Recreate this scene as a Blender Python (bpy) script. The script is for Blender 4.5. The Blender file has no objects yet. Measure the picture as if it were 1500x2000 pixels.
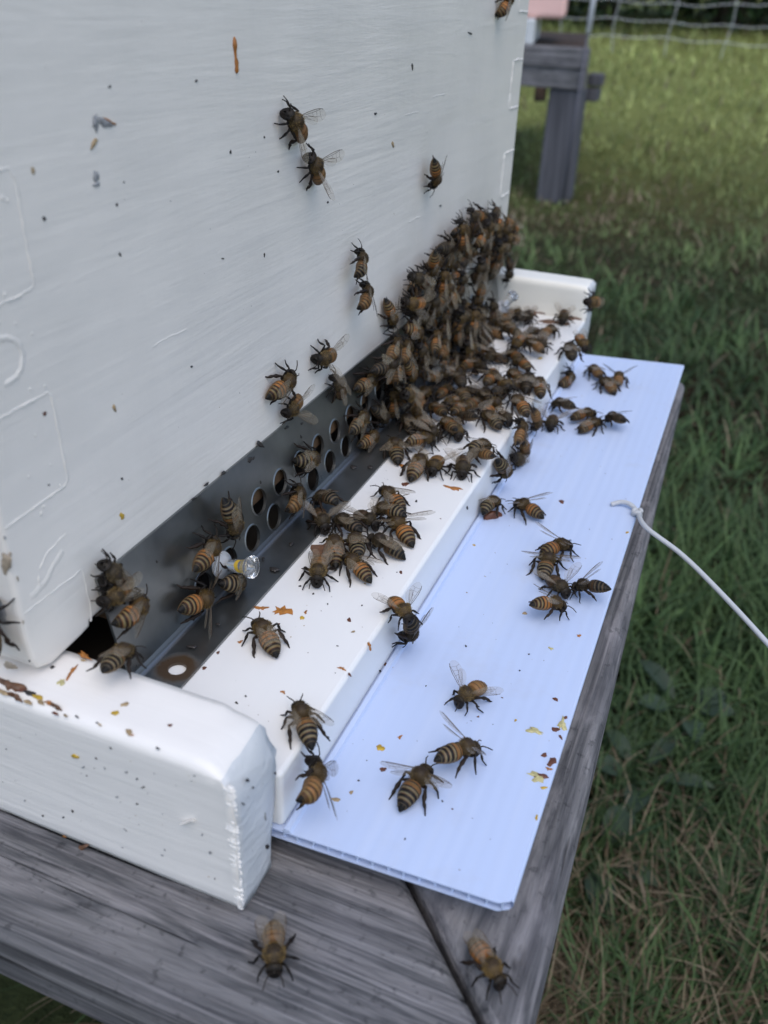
import bpy, bmesh, math, random
import numpy as np
from mathutils import Vector, Matrix, Quaternion

scene = bpy.context.scene
COL = scene.collection
R_ = math.radians

# ------------------------------------------------------------------ camera
cam_d = bpy.data.cameras.new('camera')
cam = bpy.data.objects.new('camera', cam_d)
COL.objects.link(cam)
cam.location = (0.11126, -0.09334, 0.12234)
cam.rotation_euler = (1.02969, -0.03332, 0.38836)
cam_d.sensor_fit = 'AUTO'
cam_d.sensor_width = 36.0
cam_d.lens = 1721.7 * 36.0 / 2000.0
cam_d.clip_start = 0.01
cam_d.clip_end = 200.0
cam_d.dof.use_dof = True
cam_d.dof.focus_distance = 0.24
cam_d.dof.aperture_fstop = 18.0
scene.camera = cam

# ------------------------------------------------------------------ light
SUN_EL, SUN_AZ = R_(64), R_(-35)        # azimuth of the sun measured from -Y (behind the viewer) towards +X
sun_dir = Vector((math.sin(-SUN_AZ) * math.cos(SUN_EL), -math.cos(SUN_AZ) * math.cos(SUN_EL), math.sin(SUN_EL)))
world = bpy.data.worlds.new('World')
scene.world = world
world.use_nodes = True
wn = world.node_tree
sky = wn.nodes.new('ShaderNodeTexSky')
sky.sky_type = 'NISHITA'
sky.sun_disc = False
sky.sun_elevation = SUN_EL
sky.sun_rotation = math.atan2(sun_dir.x, sun_dir.y)
sky.air_density = 1.0
sky.dust_density = 1.6
sky.ozone_density = 1.0
bg = wn.nodes['Background']
bg.inputs['Strength'].default_value = 0.15
wn.links.new(sky.outputs['Color'], bg.inputs['Color'])
sun_d = bpy.data.lights.new('sun', 'SUN')
sun_d.energy = 0.7
sun_d.angle = R_(55)
sun_d.color = (1.0, 0.96, 0.90)
sun = bpy.data.objects.new('sun', sun_d)
COL.objects.link(sun)
sun.rotation_euler = (-sun_dir).to_track_quat('-Z', 'Y').to_euler()
vs = scene.view_settings
vs.view_transform = 'Standard'
vs.look = 'None'
vs.gamma = 1.0
vs.exposure = 0.57

# ------------------------------------------------------------------ helpers
def s2l(*c):
    return tuple(((v / 255.0) / 12.92 if v / 255.0 <= 0.04045 else ((v / 255.0 + 0.055) / 1.055) ** 2.4) for v in c)

def tag(o, label=None, cat=None, group=None, kind=None):
    if label: o['label'] = label
    if cat: o['category'] = cat
    if group: o['group'] = group
    if kind: o['kind'] = kind
    return o

def empty(name, loc=(0, 0, 0), parent=None):
    o = bpy.data.objects.new(name, None)
    o.empty_display_size = 0.01
    COL.objects.link(o)
    o.location = loc
    if parent: o.parent = parent
    return o

def link_mesh(name, me, mats, parent=None, smooth=False):
    o = bpy.data.objects.new(name, me)
    COL.objects.link(o)
    for m in (mats if isinstance(mats, (list, tuple)) else [mats]):
        me.materials.append(m)
    if smooth:
        me.polygons.foreach_set('use_smooth', [True] * len(me.polygons))
    if parent: o.parent = parent
    return o

class MB:
    """collects verts / faces / point colours / material slots, builds ONE mesh"""
    def __init__(self):
        self.v, self.f, self.c, self.m = [], [], [], []
    def add(self, verts, faces, col=(1, 1, 1), mi=0):
        o = len(self.v)
        self.v += [tuple(p) for p in verts]
        if col and isinstance(col[0], (tuple, list)):
            self.c += [tuple(x) for x in col]
        else:
            self.c += [tuple(col)] * len(verts)
        self.f += [tuple(i + o for i in f) for f in faces]
        self.m += [mi] * len(faces)
    def box(self, a, b, col=(1, 1, 1), mi=0):
        (x0, y0, z0), (x1, y1, z1) = a, b
        self.add([(x0, y0, z0), (x1, y0, z0), (x1, y1, z0), (x0, y1, z0), (x0, y0, z1), (x1, y0, z1), (x1, y1, z1), (x0, y1, z1)],
                 [(0, 3, 2, 1), (4, 5, 6, 7), (0, 1, 5, 4), (1, 2, 6, 5), (2, 3, 7, 6), (3, 0, 4, 7)], col, mi)
    def tube(self, pts, radii, n=8, col=(1, 1, 1), mi=0, cap=True):
        pts = [Vector(p) for p in pts]
        if not hasattr(radii, '__len__'): radii = [radii] * len(pts)
        vs_, fs = [], []
        prev = None
        for i, p in enumerate(pts):
            t = (pts[min(i + 1, len(pts) - 1)] - pts[max(i - 1, 0)]).normalized()
            if prev is None:
                a = Vector((0, 0, 1)) if abs(t.z) < 0.9 else Vector((1, 0, 0))
                u = t.cross(a).normalized()
            else:
                u = (prev - t * prev.dot(t)).normalized()
            prev = u
            w = t.cross(u)
            for k in range(n):
                an = 2 * math.pi * k / n
                vs_.append(p + (u * math.cos(an) + w * math.sin(an)) * radii[i])
        for i in range(len(pts) - 1):
            for k in range(n):
                a, b = i * n + k, i * n + (k + 1) % n
                fs.append((a, b, b + n, a + n))
        if cap:
            fs.append(tuple(range(n - 1, -1, -1)))
            fs.append(tuple((len(pts) - 1) * n + k for k in range(n)))
        self.add(vs_, fs, col, mi)
    def build(self, name, mats, parent=None, smooth=False, colours=False):
        me = bpy.data.meshes.new(name)
        me.from_pydata(self.v, [], self.f)
        if colours:
            at = me.color_attributes.new('Col', 'FLOAT_COLOR', 'POINT')
            arr = np.ones((len(self.v), 4), dtype=np.float32)
            arr[:, :3] = np.array(self.c, dtype=np.float32)
            at.data.foreach_set('color', arr.ravel())
        o = link_mesh(name, me, mats, parent, smooth)
        if any(self.m):
            me.polygons.foreach_set('material_index', self.m)
        me.update()
        return o

def bevel(o, w, seg=2, angle=40):
    md = o.modifiers.new('bevel', 'BEVEL')
    md.width = w
    md.segments = seg
    md.limit_method = 'ANGLE'
    md.angle_limit = R_(angle)
    return o

class NT:
    def __init__(self, name):
        self.mat = bpy.data.materials.new(name)
        self.mat.use_nodes = True
        self.t = self.mat.node_tree
        self.p = self.t.nodes['Principled BSDF']
        self.out = self.t.nodes['Material Output']
    def n(self, typ, **kw):
        nd = self.t.nodes.new('ShaderNode' + typ)
        for k, v in kw.items():
            if k in nd.inputs.keys(): nd.inputs[k].default_value = v
            else: setattr(nd, k, v)
        return nd
    def l(self, a, b): self.t.links.new(a, b)
    def coords(self, scale=(1, 1, 1), rot=(0, 0, 0)):
        tc = self.n('TexCoord')
        mp = self.n('Mapping')
        mp.inputs['Scale'].default_value = scale
        mp.inputs['Rotation'].default_value = rot
        self.l(tc.outputs['Object'], mp.inputs['Vector'])
        return mp.outputs['Vector']
    def noise(self, vec, scale, detail=4, rough=0.55, dist=0.0):
        nd = self.n('TexNoise')
        nd.inputs['Scale'].default_value = scale
        nd.inputs['Detail'].default_value = detail
        nd.inputs['Roughness'].default_value = rough
        nd.inputs['Distortion'].default_value = dist
        self.l(vec, nd.inputs['Vector'])
        return nd.outputs['Fac']
    def ramp(self, fac, stops):
        r = self.n('ValToRGB')
        els = r.color_ramp.elements
        while len(els) < len(stops): els.new(0.5)
        for e, (pos, c) in zip(els, stops):
            e.position = pos
            e.color = (*c, 1) if len(c) == 3 else c
        self.l(fac, r.inputs['Fac'])
        return r.outputs['Color']
    def mix(self, fac, a, b, mode='MIX'):
        m = self.n('Mix')
        m.data_type = 'RGBA'
        m.blend_type = mode
        for sock, val in ((m.inputs['Factor'], fac), (m.inputs['A'], a), (m.inputs['B'], b)):
            pass
        ia, ib = [i for i in m.inputs if i.name == 'A' and i.type == 'RGBA'][0], [i for i in m.inputs if i.name == 'B' and i.type == 'RGBA'][0]
        f = [i for i in m.inputs if i.name == 'Factor' and i.type == 'VALUE'][0]
        for sock, val in ((f, fac), (ia, a), (ib, b)):
            if isinstance(val, (int, float)): sock.default_value = val
            elif isinstance(val, tuple): sock.default_value = (*val, 1)
            else: self.l(val, sock)
        return [o for o in m.outputs if o.type == 'RGBA'][0]
    def math(self, op, a, b=0.0):
        m = self.n('Math')
        m.operation = op
        for i, v in enumerate((a, b)):
            if isinstance(v, (int, float)): m.inputs[i].default_value = v
            else: self.l(v, m.inputs[i])
        return m.outputs[0]
    def bump(self, height, strength=0.3, dist=0.001, normal=None):
        b = self.n('Bump')
        b.inputs['Strength'].default_value = strength
        b.inputs['Distance'].default_value = dist
        self.l(height, b.inputs['Height'])
        if normal: self.l(normal, b.inputs['Normal'])
        self.l(b.outputs['Normal'], self.p.inputs['Normal'])
        return b.outputs['Normal']
    def set(self, col=None, rough=None, metal=None, spec=None):
        for nm, v in (('Base Color', col), ('Roughness', rough), ('Metallic', metal), ('Specular IOR Level', spec)):
            if v is None: continue
            s = self.p.inputs[nm]
            if isinstance(v, (int, float)): s.default_value = v
            elif isinstance(v, tuple): s.default_value = (*v, 1)
            else: self.l(v, s)
        return self.mat

# ------------------------------------------------------------------ materials
def white_paint(name, grain, base=(0.74, 0.75, 0.75), tint=(0.66, 0.67, 0.66), brush=0.5, chips=True):
    """brushed white paint; grain = scale vector, small along the brush strokes"""
    m = NT(name)
    v = m.coords(grain)
    v2 = m.coords((1, 1, 1))
    strokes = m.noise(v, 1.0, 5, 0.6, 0.3)
    fine = m.noise(v, 4.0, 3, 0.6)
    lumps = m.noise(v2, 60.0, 3, 0.5)
    blot = m.noise(v2, 16.0, 4, 0.6)
    col = m.mix(m.ramp(blot, [(0.35, (0, 0, 0)), (0.7, (1, 1, 1))]), base, tint)
    if chips:
        sp = m.noise(v2, 420.0, 2, 0.5)
        sp2 = m.noise(v2, 30.0, 2, 0.5)
        msk = m.math('MULTIPLY', m.ramp(sp, [(0.74, (0, 0, 0)), (0.78, (1, 1, 1))]), m.ramp(sp2, [(0.5, (0, 0, 0)), (0.62, (1, 1, 1))]))
        col = m.mix(m.math('MULTIPLY', msk, 0.6), col, (0.10, 0.09, 0.08))
    patch = m.ramp(m.noise(v2, 9.0, 3, 0.6), [(0.38, (0.15,) * 3), (0.68, (1, 1, 1))])
    skew = m.noise(m.coords((grain[0] * 0.8, grain[1] * 1.6, grain[2] * 0.8), (R_(14), 0, 0)), 1.0, 4, 0.6, 0.8)
    h = m.math('ADD', m.math('MULTIPLY', m.math('MULTIPLY', strokes, patch), 1.1), m.math('ADD', m.math('MULTIPLY', m.math('MULTIPLY', fine, patch), 0.3), m.math('ADD', m.math('MULTIPLY', lumps, 0.5), m.math('MULTIPLY', skew, 0.5))))
    m.bump(h, brush, 0.0006)
    return m.set(col, m.ramp(strokes, [(0.3, (0.30,) * 3), (0.7, (0.42,) * 3)]), spec=0.45)

M_wall = white_paint('painted_wall', (105, 9, 135), base=(0.82, 0.765, 0.69), tint=(0.73, 0.685, 0.62), brush=0.60, chips=False)
M_side = white_paint('painted_side', (14, 120, 160), base=(0.80, 0.74, 0.65), tint=(0.66, 0.60, 0.52), brush=0.5)
M_rail = white_paint('painted_rail', (14, 150, 200), base=(0.85, 0.81, 0.755), tint=(0.80, 0.765, 0.71), brush=0.50, chips=False)
M_rail_far = white_paint('painted_rail_far', (22, 300, 420), base=(0.90, 0.87, 0.78), tint=(0.86, 0.83, 0.74), brush=0.3, chips=False)
M_board = white_paint('painted_board', (160, 18, 160), base=(0.82, 0.81, 0.79), tint=(0.78, 0.775, 0.76), brush=0.25, chips=False)

def end_grain():
    m = NT('painted_end_grain')
    v = m.coords((1, 1, 1))
    w = m.n('TexWave')
    w.wave_type = 'RINGS'
    w.rings_direction = 'X'
    w.inputs['Scale'].default_value = 90
    w.inputs['Distortion'].default_value = 6.0
    w.inputs['Detail'].default_value = 3
    w.inputs['Detail Scale'].default_value = 3
    mp = m.n('Mapping')
    mp.inputs['Location'].default_value = (0, -0.012, -0.02)
    m.l(v, mp.inputs['Vector'])
    m.l(mp.outputs['Vector'], w.inputs['Vector'])
    nz = m.noise(v, 500, 3, 0.6)
    h = m.math('ADD', m.math('MULTIPLY', w.outputs['Fac'], 0.45), m.math('MULTIPLY', nz, 0.9))
    m.bump(h, 0.30, 0.0005)
    col = m.mix(m.ramp(m.noise(v, 900, 2, 0.5), [(0.70, (0, 0, 0)), (0.76, (1, 1, 1))]), (0.62, 0.63, 0.63), (0.35, 0.35, 0.34))
    return m.set(col, 0.5)
M_end = end_grain()

def wood_grey(name, rot=(0, 0, 0), scale=(10, 140, 140)):
    m = NT(name)
    v = m.coords(scale, rot)
    broad = m.noise(m.coords(tuple(s * 0.26 for s in scale), rot), 1.0, 5, 0.62, 1.6)
    fine = m.noise(v, 1.7, 9, 0.76, 0.9)
    hair = m.noise(m.coords((scale[0] * 1.4, scale[1] * 7, scale[2] * 7), rot), 1.0, 4, 0.6)
    cracks = m.noise(m.coords((scale[0] * 0.7, scale[1] * 2.8, scale[2] * 2.8), rot), 1.0, 4, 0.55, 0.3)
    speck = m.noise(m.coords((1, 1, 1)), 420, 3, 0.6)
    patch = m.noise(m.coords((1, 1, 1)), 26, 4, 0.6)
    col = m.ramp(broad, [(0.34, s2l(66, 66, 68)), (0.43, s2l(128, 126, 126)), (0.50, s2l(84, 84, 86)), (0.57, s2l(140, 137, 137)), (0.68, s2l(92, 91, 94))])
    col = m.mix(m.math('MULTIPLY', m.ramp(fine, [(0.36, (1, 1, 1)), (0.53, (0, 0, 0))]), 0.62), col, s2l(66, 65, 68))
    col = m.mix(m.math('MULTIPLY', m.ramp(hair, [(0.52, (0, 0, 0)), (0.66, (1, 1, 1))]), 0.34), col, s2l(172, 168, 168))
    col = m.mix(m.math('MULTIPLY', m.ramp(cracks, [(0.31, (1, 1, 1)), (0.36, (0, 0, 0))]), 0.92), col, s2l(26, 26, 28))
    col = m.mix(m.math('MULTIPLY', m.ramp(speck, [(0.30, (1, 1, 1)), (0.40, (0, 0, 0))]), 0.5), col, s2l(50, 50, 52))
    col = m.mix(m.math('MULTIPLY', m.ramp(patch, [(0.50, (0, 0, 0)), (0.72, (1, 1, 1))]), 0.35), col, s2l(150, 146, 150))
    h = m.math('ADD', m.math('MULTIPLY', fine, 0.7), m.math('ADD', m.math('MULTIPLY', hair, 0.3), m.math('MULTIPLY', m.ramp(cracks, [(0.28, (0, 0, 0)), (0.38, (1, 1, 1))]), 0.8)))
    m.bump(h, 1.0, 0.0012)
    return m.set(col, 0.85, spec=0.2)
M_wood_x = wood_grey('weathered_wood_crosswise', (0, 0, R_(6)), (9, 150, 150))
M_wood_y = wood_grey('weathered_wood_lengthwise', (0, 0, R_(1)), (150, 9, 150))
M_wood_z = wood_grey('weathered_wood_upright', (0, 0, 0), (60, 60, 5))
M_post = NT('dark_weathered_post')
M_post = M_post.set(M_post.ramp(M_post.noise(M_post.coords((60, 60, 3)), 1.0, 5, 0.6), [(0.35, s2l(72, 72, 76)), (0.65, s2l(104, 103, 108))]), 0.85, spec=0.2)

def metal():
    m = NT('galvanised_metal')
    v = m.coords((60, 6, 60))
    v2 = m.coords((1, 1, 1))
    n1 = m.noise(v, 4.0, 4, 0.6)
    n2 = m.noise(v2, 45, 4, 0.6)
    col = m.ramp(n2, [(0.3, s2l(114, 116, 115)), (0.7, s2l(144, 145, 143))])
    # rust ring round the screw hole
    tc = m.n('TexCoord')
    sub = m.n('VectorMath')
    sub.operation = 'DISTANCE'
    m.l(tc.outputs['Object'], sub.inputs[0])
    sub.inputs[1].default_value = (0.0118, 0.0350, -0.0152)
    d = m.math('ADD', sub.outputs['Value'], m.math('MULTIPLY', m.noise(v2, 300, 3, 0.6), 0.0025))
    rust = m.ramp(m.math('MULTIPLY', d, 100.0), [(0.52, (1, 1, 1)), (0.74, (0, 0, 0))])
    col = m.mix(m.math('MULTIPLY', rust, 0.95), col, (0.060, 0.033, 0.013))
    m.bump(n1, 0.15, 0.0003)
    met = m.math('SUBTRACT', 0.9, m.math('MULTIPLY', rust, 0.8))
    return m.set(col, m.ramp(n2, [(0.3, (0.27,) * 3), (0.7, (0.40,) * 3)]), met)
M_metal = metal()

M_bend = NT('bend_highlight_metal').set(s2l(125, 126, 128), 0.45, 0.9)  # bend has its own grey to imitate the highlight along the crease

def plastic_sheet():
    m = NT('corrugated_white_plastic')
    v = m.coords((1, 1, 1))
    w = m.n('TexWave')
    w.wave_type = 'BANDS'
    w.bands_direction = 'X'
    w.inputs['Scale'].default_value = 92
    w.inputs['Distortion'].default_value = 0.4
    m.l(v, w.inputs['Vector'])
    soft = m.noise(m.coords((60, 4, 1)), 1.0, 3, 0.5)
    m.bump(m.math('ADD', m.math('MULTIPLY', w.outputs['Fac'], 0.5), m.math('MULTIPLY', soft, 0.6)), 0.16, 0.0005)
    col = m.mix(soft, (0.49, 0.585, 0.79), (0.525, 0.61, 0.81))
    streak = m.noise(m.coords((170, 5, 1)), 1.0, 3, 0.6)
    col = m.mix(m.math('MULTIPLY', m.ramp(streak, [(0.45, (0, 0, 0)), (0.66, (1, 1, 1))]), 0.30), col, (0.60, 0.67, 0.83))
    scuff = m.noise(m.coords((1, 1, 1)), 30, 5, 0.7)
    col = m.mix(m.math('MULTIPLY', m.ramp(scuff, [(0.56, (0, 0, 0)), (0.75, (1, 1, 1))]), 0.34), col, (0.46, 0.48, 0.55))
    m.p.inputs['Subsurface Weight'].default_value = 0.0
    return m.set(col, 0.45, spec=0.25)
M_sheet = plastic_sheet()

def clear_plastic(name, col, rough=0.06):
    m = NT(name)
    m.p.inputs['Transmission Weight'].default_value = 0.92
    m.p.inputs['IOR'].default_value = 1.45
    return m.set(col, rough)
M_clear = clear_plastic('clear_plastic', (0.96, 0.97, 0.97))
M_frost = NT('frosted_plastic')
M_frost.p.inputs['Transmission Weight'].default_value = 0.35
M_frost = M_frost.set((0.72, 0.73, 0.74), 0.35)
M_yel_plastic = NT('yellow_mark').set((0.62, 0.42, 0.05), 0.4)
M_steel = NT('pin_steel').set((0.6, 0.6, 0.6), 0.3, 1.0)
M_dark_inside = NT('dark_inside').set((0.035, 0.026, 0.018), 0.9)  # near-black floor colour stands in for the shade inside the hive
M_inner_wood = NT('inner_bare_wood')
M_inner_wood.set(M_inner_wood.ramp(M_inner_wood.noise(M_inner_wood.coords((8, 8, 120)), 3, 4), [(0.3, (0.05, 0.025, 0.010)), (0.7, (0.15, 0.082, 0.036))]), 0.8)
M_inner_wood = M_inner_wood.mat

def cord_mat():
    m = NT('braided_white_cord')
    v = m.coords((1, 1, 1))
    m.bump(m.noise(v, 1800, 2), 0.4, 0.0003)
    m.p.inputs['Subsurface Weight'].default_value = 0.0
    return m.set((0.50, 0.51, 0.52), 0.55)
M_cord = cord_mat()

def col_attr_mat(name, rough, var=0.0, spec=0.4, hue=0.0):
    m = NT(name)
    a = m.n('Attribute')
    a.attribute_name = 'Col'
    c = a.outputs['Color']
    if var:
        oi = m.n('ObjectInfo')
        hsv = m.n('HueSaturation')
        m.l(c, hsv.inputs['Color'])
        mr = m.n('MapRange')
        mr.inputs['To Min'].default_value = 1 - var
        mr.inputs['To Max'].default_value = 1 + var
        m.l(oi.outputs['Random'], mr.inputs['Value'])
        m.l(mr.outputs['Result'], hsv.inputs['Value'])
        c = hsv.outputs['Color']
    m.set(c, rough, spec=spec)
    return m
M_bee = col_attr_mat('bee_body', 0.5, 0.22, 0.22).mat
M_fur = col_attr_mat('bee_fur', 0.9, 0.18, 0.05).mat

def wing_mat():
    m = NT('wing_membrane')
    tr = m.n('BsdfTransparent')
    lw = m.n('LayerWeight', Blend=0.35)
    mx = m.n('MixShader')
    fac = m.math('ADD', 0.15, m.math('MULTIPLY', lw.outputs['Facing'], 0.35))
    m.l(fac, mx.inputs[0])
    m.l(tr.outputs[0], mx.inputs[1])
    m.l(m.p.outputs[0], mx.inputs[2])
    m.l(mx.outputs[0], m.out.inputs['Surface'])
    return m.set((0.33, 0.27, 0.19), 0.22, spec=0.7)
M_wing = wing_mat()
M_vein = NT('wing_vein').set((0.07, 0.045, 0.025), 0.5)

SPOT_COL = {'y': (0.60, 0.38, 0.03), 'o': (0.42, 0.16, 0.03), 'r': (0.14, 0.045, 0.02), 'd': (0.03, 0.025, 0.022), 't': (0.42, 0.30, 0.16),
            'p': (0.16, 0.075, 0.035), 'l': (0.62, 0.55, 0.26), 'w': (0.46, 0.37, 0.27), 'g': (0.34, 0.34, 0.34), 'O': (0.50, 0.20, 0.035)}
def spot_mat(key):
    m = NT('stain_' + {'y': 'yellow_pollen', 'o': 'amber', 'r': 'reddish_brown', 'd': 'black', 't': 'tan', 'p': 'dark_propolis', 'l': 'pale_yellow', 'w': 'bare_wood', 'g': 'grey', 'O': 'orange'}[key])
    c = SPOT_COL[key]
    n = m.noise(m.coords((1, 1, 1)), 900, 3, 0.6)
    return m.set(m.ramp(n, [(0.3, tuple(x * 0.55 for x in c)), (0.65, c)]), 0.45)
M_SPOT = {k: spot_mat(k) for k in SPOT_COL}

def grass_mat():
    m = NT('grass_blades')
    a = m.n('Attribute')
    a.attribute_name = 'Col'
    tl = m.n('BsdfTranslucent')
    mx = m.n('MixShader')
    mx.inputs[0].default_value = 0.25
    m.l(a.outputs['Color'], tl.inputs['Color'])
    m.l(m.p.outputs[0], mx.inputs[1])
    m.l(tl.outputs[0], mx.inputs[2])
    m.l(mx.outputs[0], m.out.inputs['Surface'])
    return m.set(a.outputs['Color'], 0.6, spec=0.3)
M_grass = grass_mat()

def ground_mat():
    m = NT('soil_and_thatch')
    v = m.coords((1, 1, 1))
    n1 = m.noise(v, 2.2, 5, 0.6)
    n2 = m.noise(v, 55, 6, 0.7)
    c1 = m.ramp(n2, [(0.3, (0.012, 0.009, 0.006)), (0.7, (0.055, 0.038, 0.02))])
    c2 = m.ramp(n2, [(0.3, (0.020, 0.028, 0.011)), (0.7, (0.060, 0.075, 0.030))])
    col = m.mix(m.ramp(n1, [(0.4, (0, 0, 0)), (0.6, (1, 1, 1))]), c1, c2)
    sx = m.n('SeparateXYZ')
    m.l(v, sx.inputs[0])
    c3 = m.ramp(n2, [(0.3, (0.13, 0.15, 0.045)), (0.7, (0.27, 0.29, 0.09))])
    col = m.mix(m.ramp(m.math('MULTIPLY', sx.outputs['Y'], 0.1), [(0.19, (0, 0, 0)), (0.40, (1, 1, 1))]), col, c3)  # far thatch lightened; the open field's brighter light is put into the colour
    m.bump(n2, 0.8, 0.02)
    return m.set(col, 0.95, spec=0.1)
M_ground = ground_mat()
M_leaf = col_attr_mat('shrub_leaves', 0.6, 0.0, 0.3).mat
M_bark = NT('shrub_bark').set((0.05, 0.04, 0.03), 0.9)
M_wire = NT('fence_wire').set((0.74, 0.74, 0.75), 0.6, 0.0)

# ------------------------------------------------------------------ dimensions (metres; hive front is x = 0, viewer stands at -Y)
W = 0.350
YR, H2, H3 = 0.0167, 0.01633, 0.03874
XE, XL, XF = 0.0483, 0.0486, 0.0161
XS, ZS, ZL = 0.0980, -0.0291, -0.0320
YSN, YSF = 0.0160, 0.3290
ZM, XM = 0.0121, 0.0050
YH = 0.0052
ZG = -0.381

def terrain(x, y):
    return ZG + np.where(np.asarray(y) > 2.6, (np.asarray(y) - 2.6) * 0.055, 0.0)

rng = np.random.RandomState(11)
random.seed(5)

# ------------------------------------------------------------------ ground
def build_ground():
    xs = np.concatenate([np.linspace(-40, -3, 20), np.linspace(-2.8, 2.8, 57), np.linspace(3, 40, 20)])
    ys = np.concatenate([np.linspace(-40, -2, 16), np.linspace(-1.8, 9, 109), np.linspace(9.5, 60, 20)])
    mb = MB()
    V, F = [], []
    for y in ys:
        for x in xs:
            V.append((x, y, float(terrain(x, y)) + 0.008 * math.sin(x * 7.1 + y * 3.3) * math.sin(y * 5.7 - x)))
    nx = len(xs)
    for j in range(len(ys) - 1):
        for i in range(nx - 1):
            a = j * nx + i
            F.append((a, a + 1, a + 1 + nx, a + nx))
    mb.add(V, F)
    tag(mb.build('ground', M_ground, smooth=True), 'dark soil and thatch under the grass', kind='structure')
build_ground()

# ------------------------------------------------------------------ hive box
hive = tag(empty('beehive', (0, 0, 0)), 'white painted wooden hive box with finger joints and a brushed front, large at left', 'beehive')

def ridge(mb, pts, w=0.00045, h=0.00016, closed=False, jit=0.35):
    """raised paint ridge along a path of (y, z) on the front wall"""
    P = []
    for (a, b) in zip(pts[:-1], pts[1:]):
        n = max(2, int(math.hypot(b[0] - a[0], b[1] - a[1]) / 0.0012))
        for i in range(n):
            t = i / n
            P.append((a[0] + (b[0] - a[0]) * t, a[1] + (b[1] - a[1]) * t))
    P.append(pts[-1])
    V, F = [], []
    for i, (y, z) in enumerate(P):
        q0, q1 = P[max(i - 1, 0)], P[min(i + 1, len(P) - 1)]
        d = Vector((q1[0] - q0[0], q1[1] - q0[1]))
        d = d.normalized() if d.length > 0 else Vector((1, 0))
        nn = Vector((-d.y, d.x))
        ww = w * (1 + random.uniform(-jit, jit))
        hh = h * (1 + random.uniform(-jit, jit)) * (0.15 if i in (0, len(P) - 1) else 1) * (1.0 if jit < 0.2 else 0.35 + 0.9 * abs(math.sin(i * 0.83 + math.sin(i * 0.31) * 2)))
        jy, jz = random.uniform(-1, 1) * 0.00018, random.uniform(-1, 1) * 0.00018
        for s, x in ((-1, -0.0002), (-0.45, hh * 0.8), (0.1, hh), (0.6, hh * 0.55), (1, -0.0002)):
            V.append((x, y + jy + nn.x * s * ww, z + jz + nn.y * s * ww))
    for i in range(len(P) - 1):
        for k in range(4):
            a = i * 5 + k
            F.append((a, a + 1, a + 6, a + 5))
    mb.add(V, F)

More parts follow.
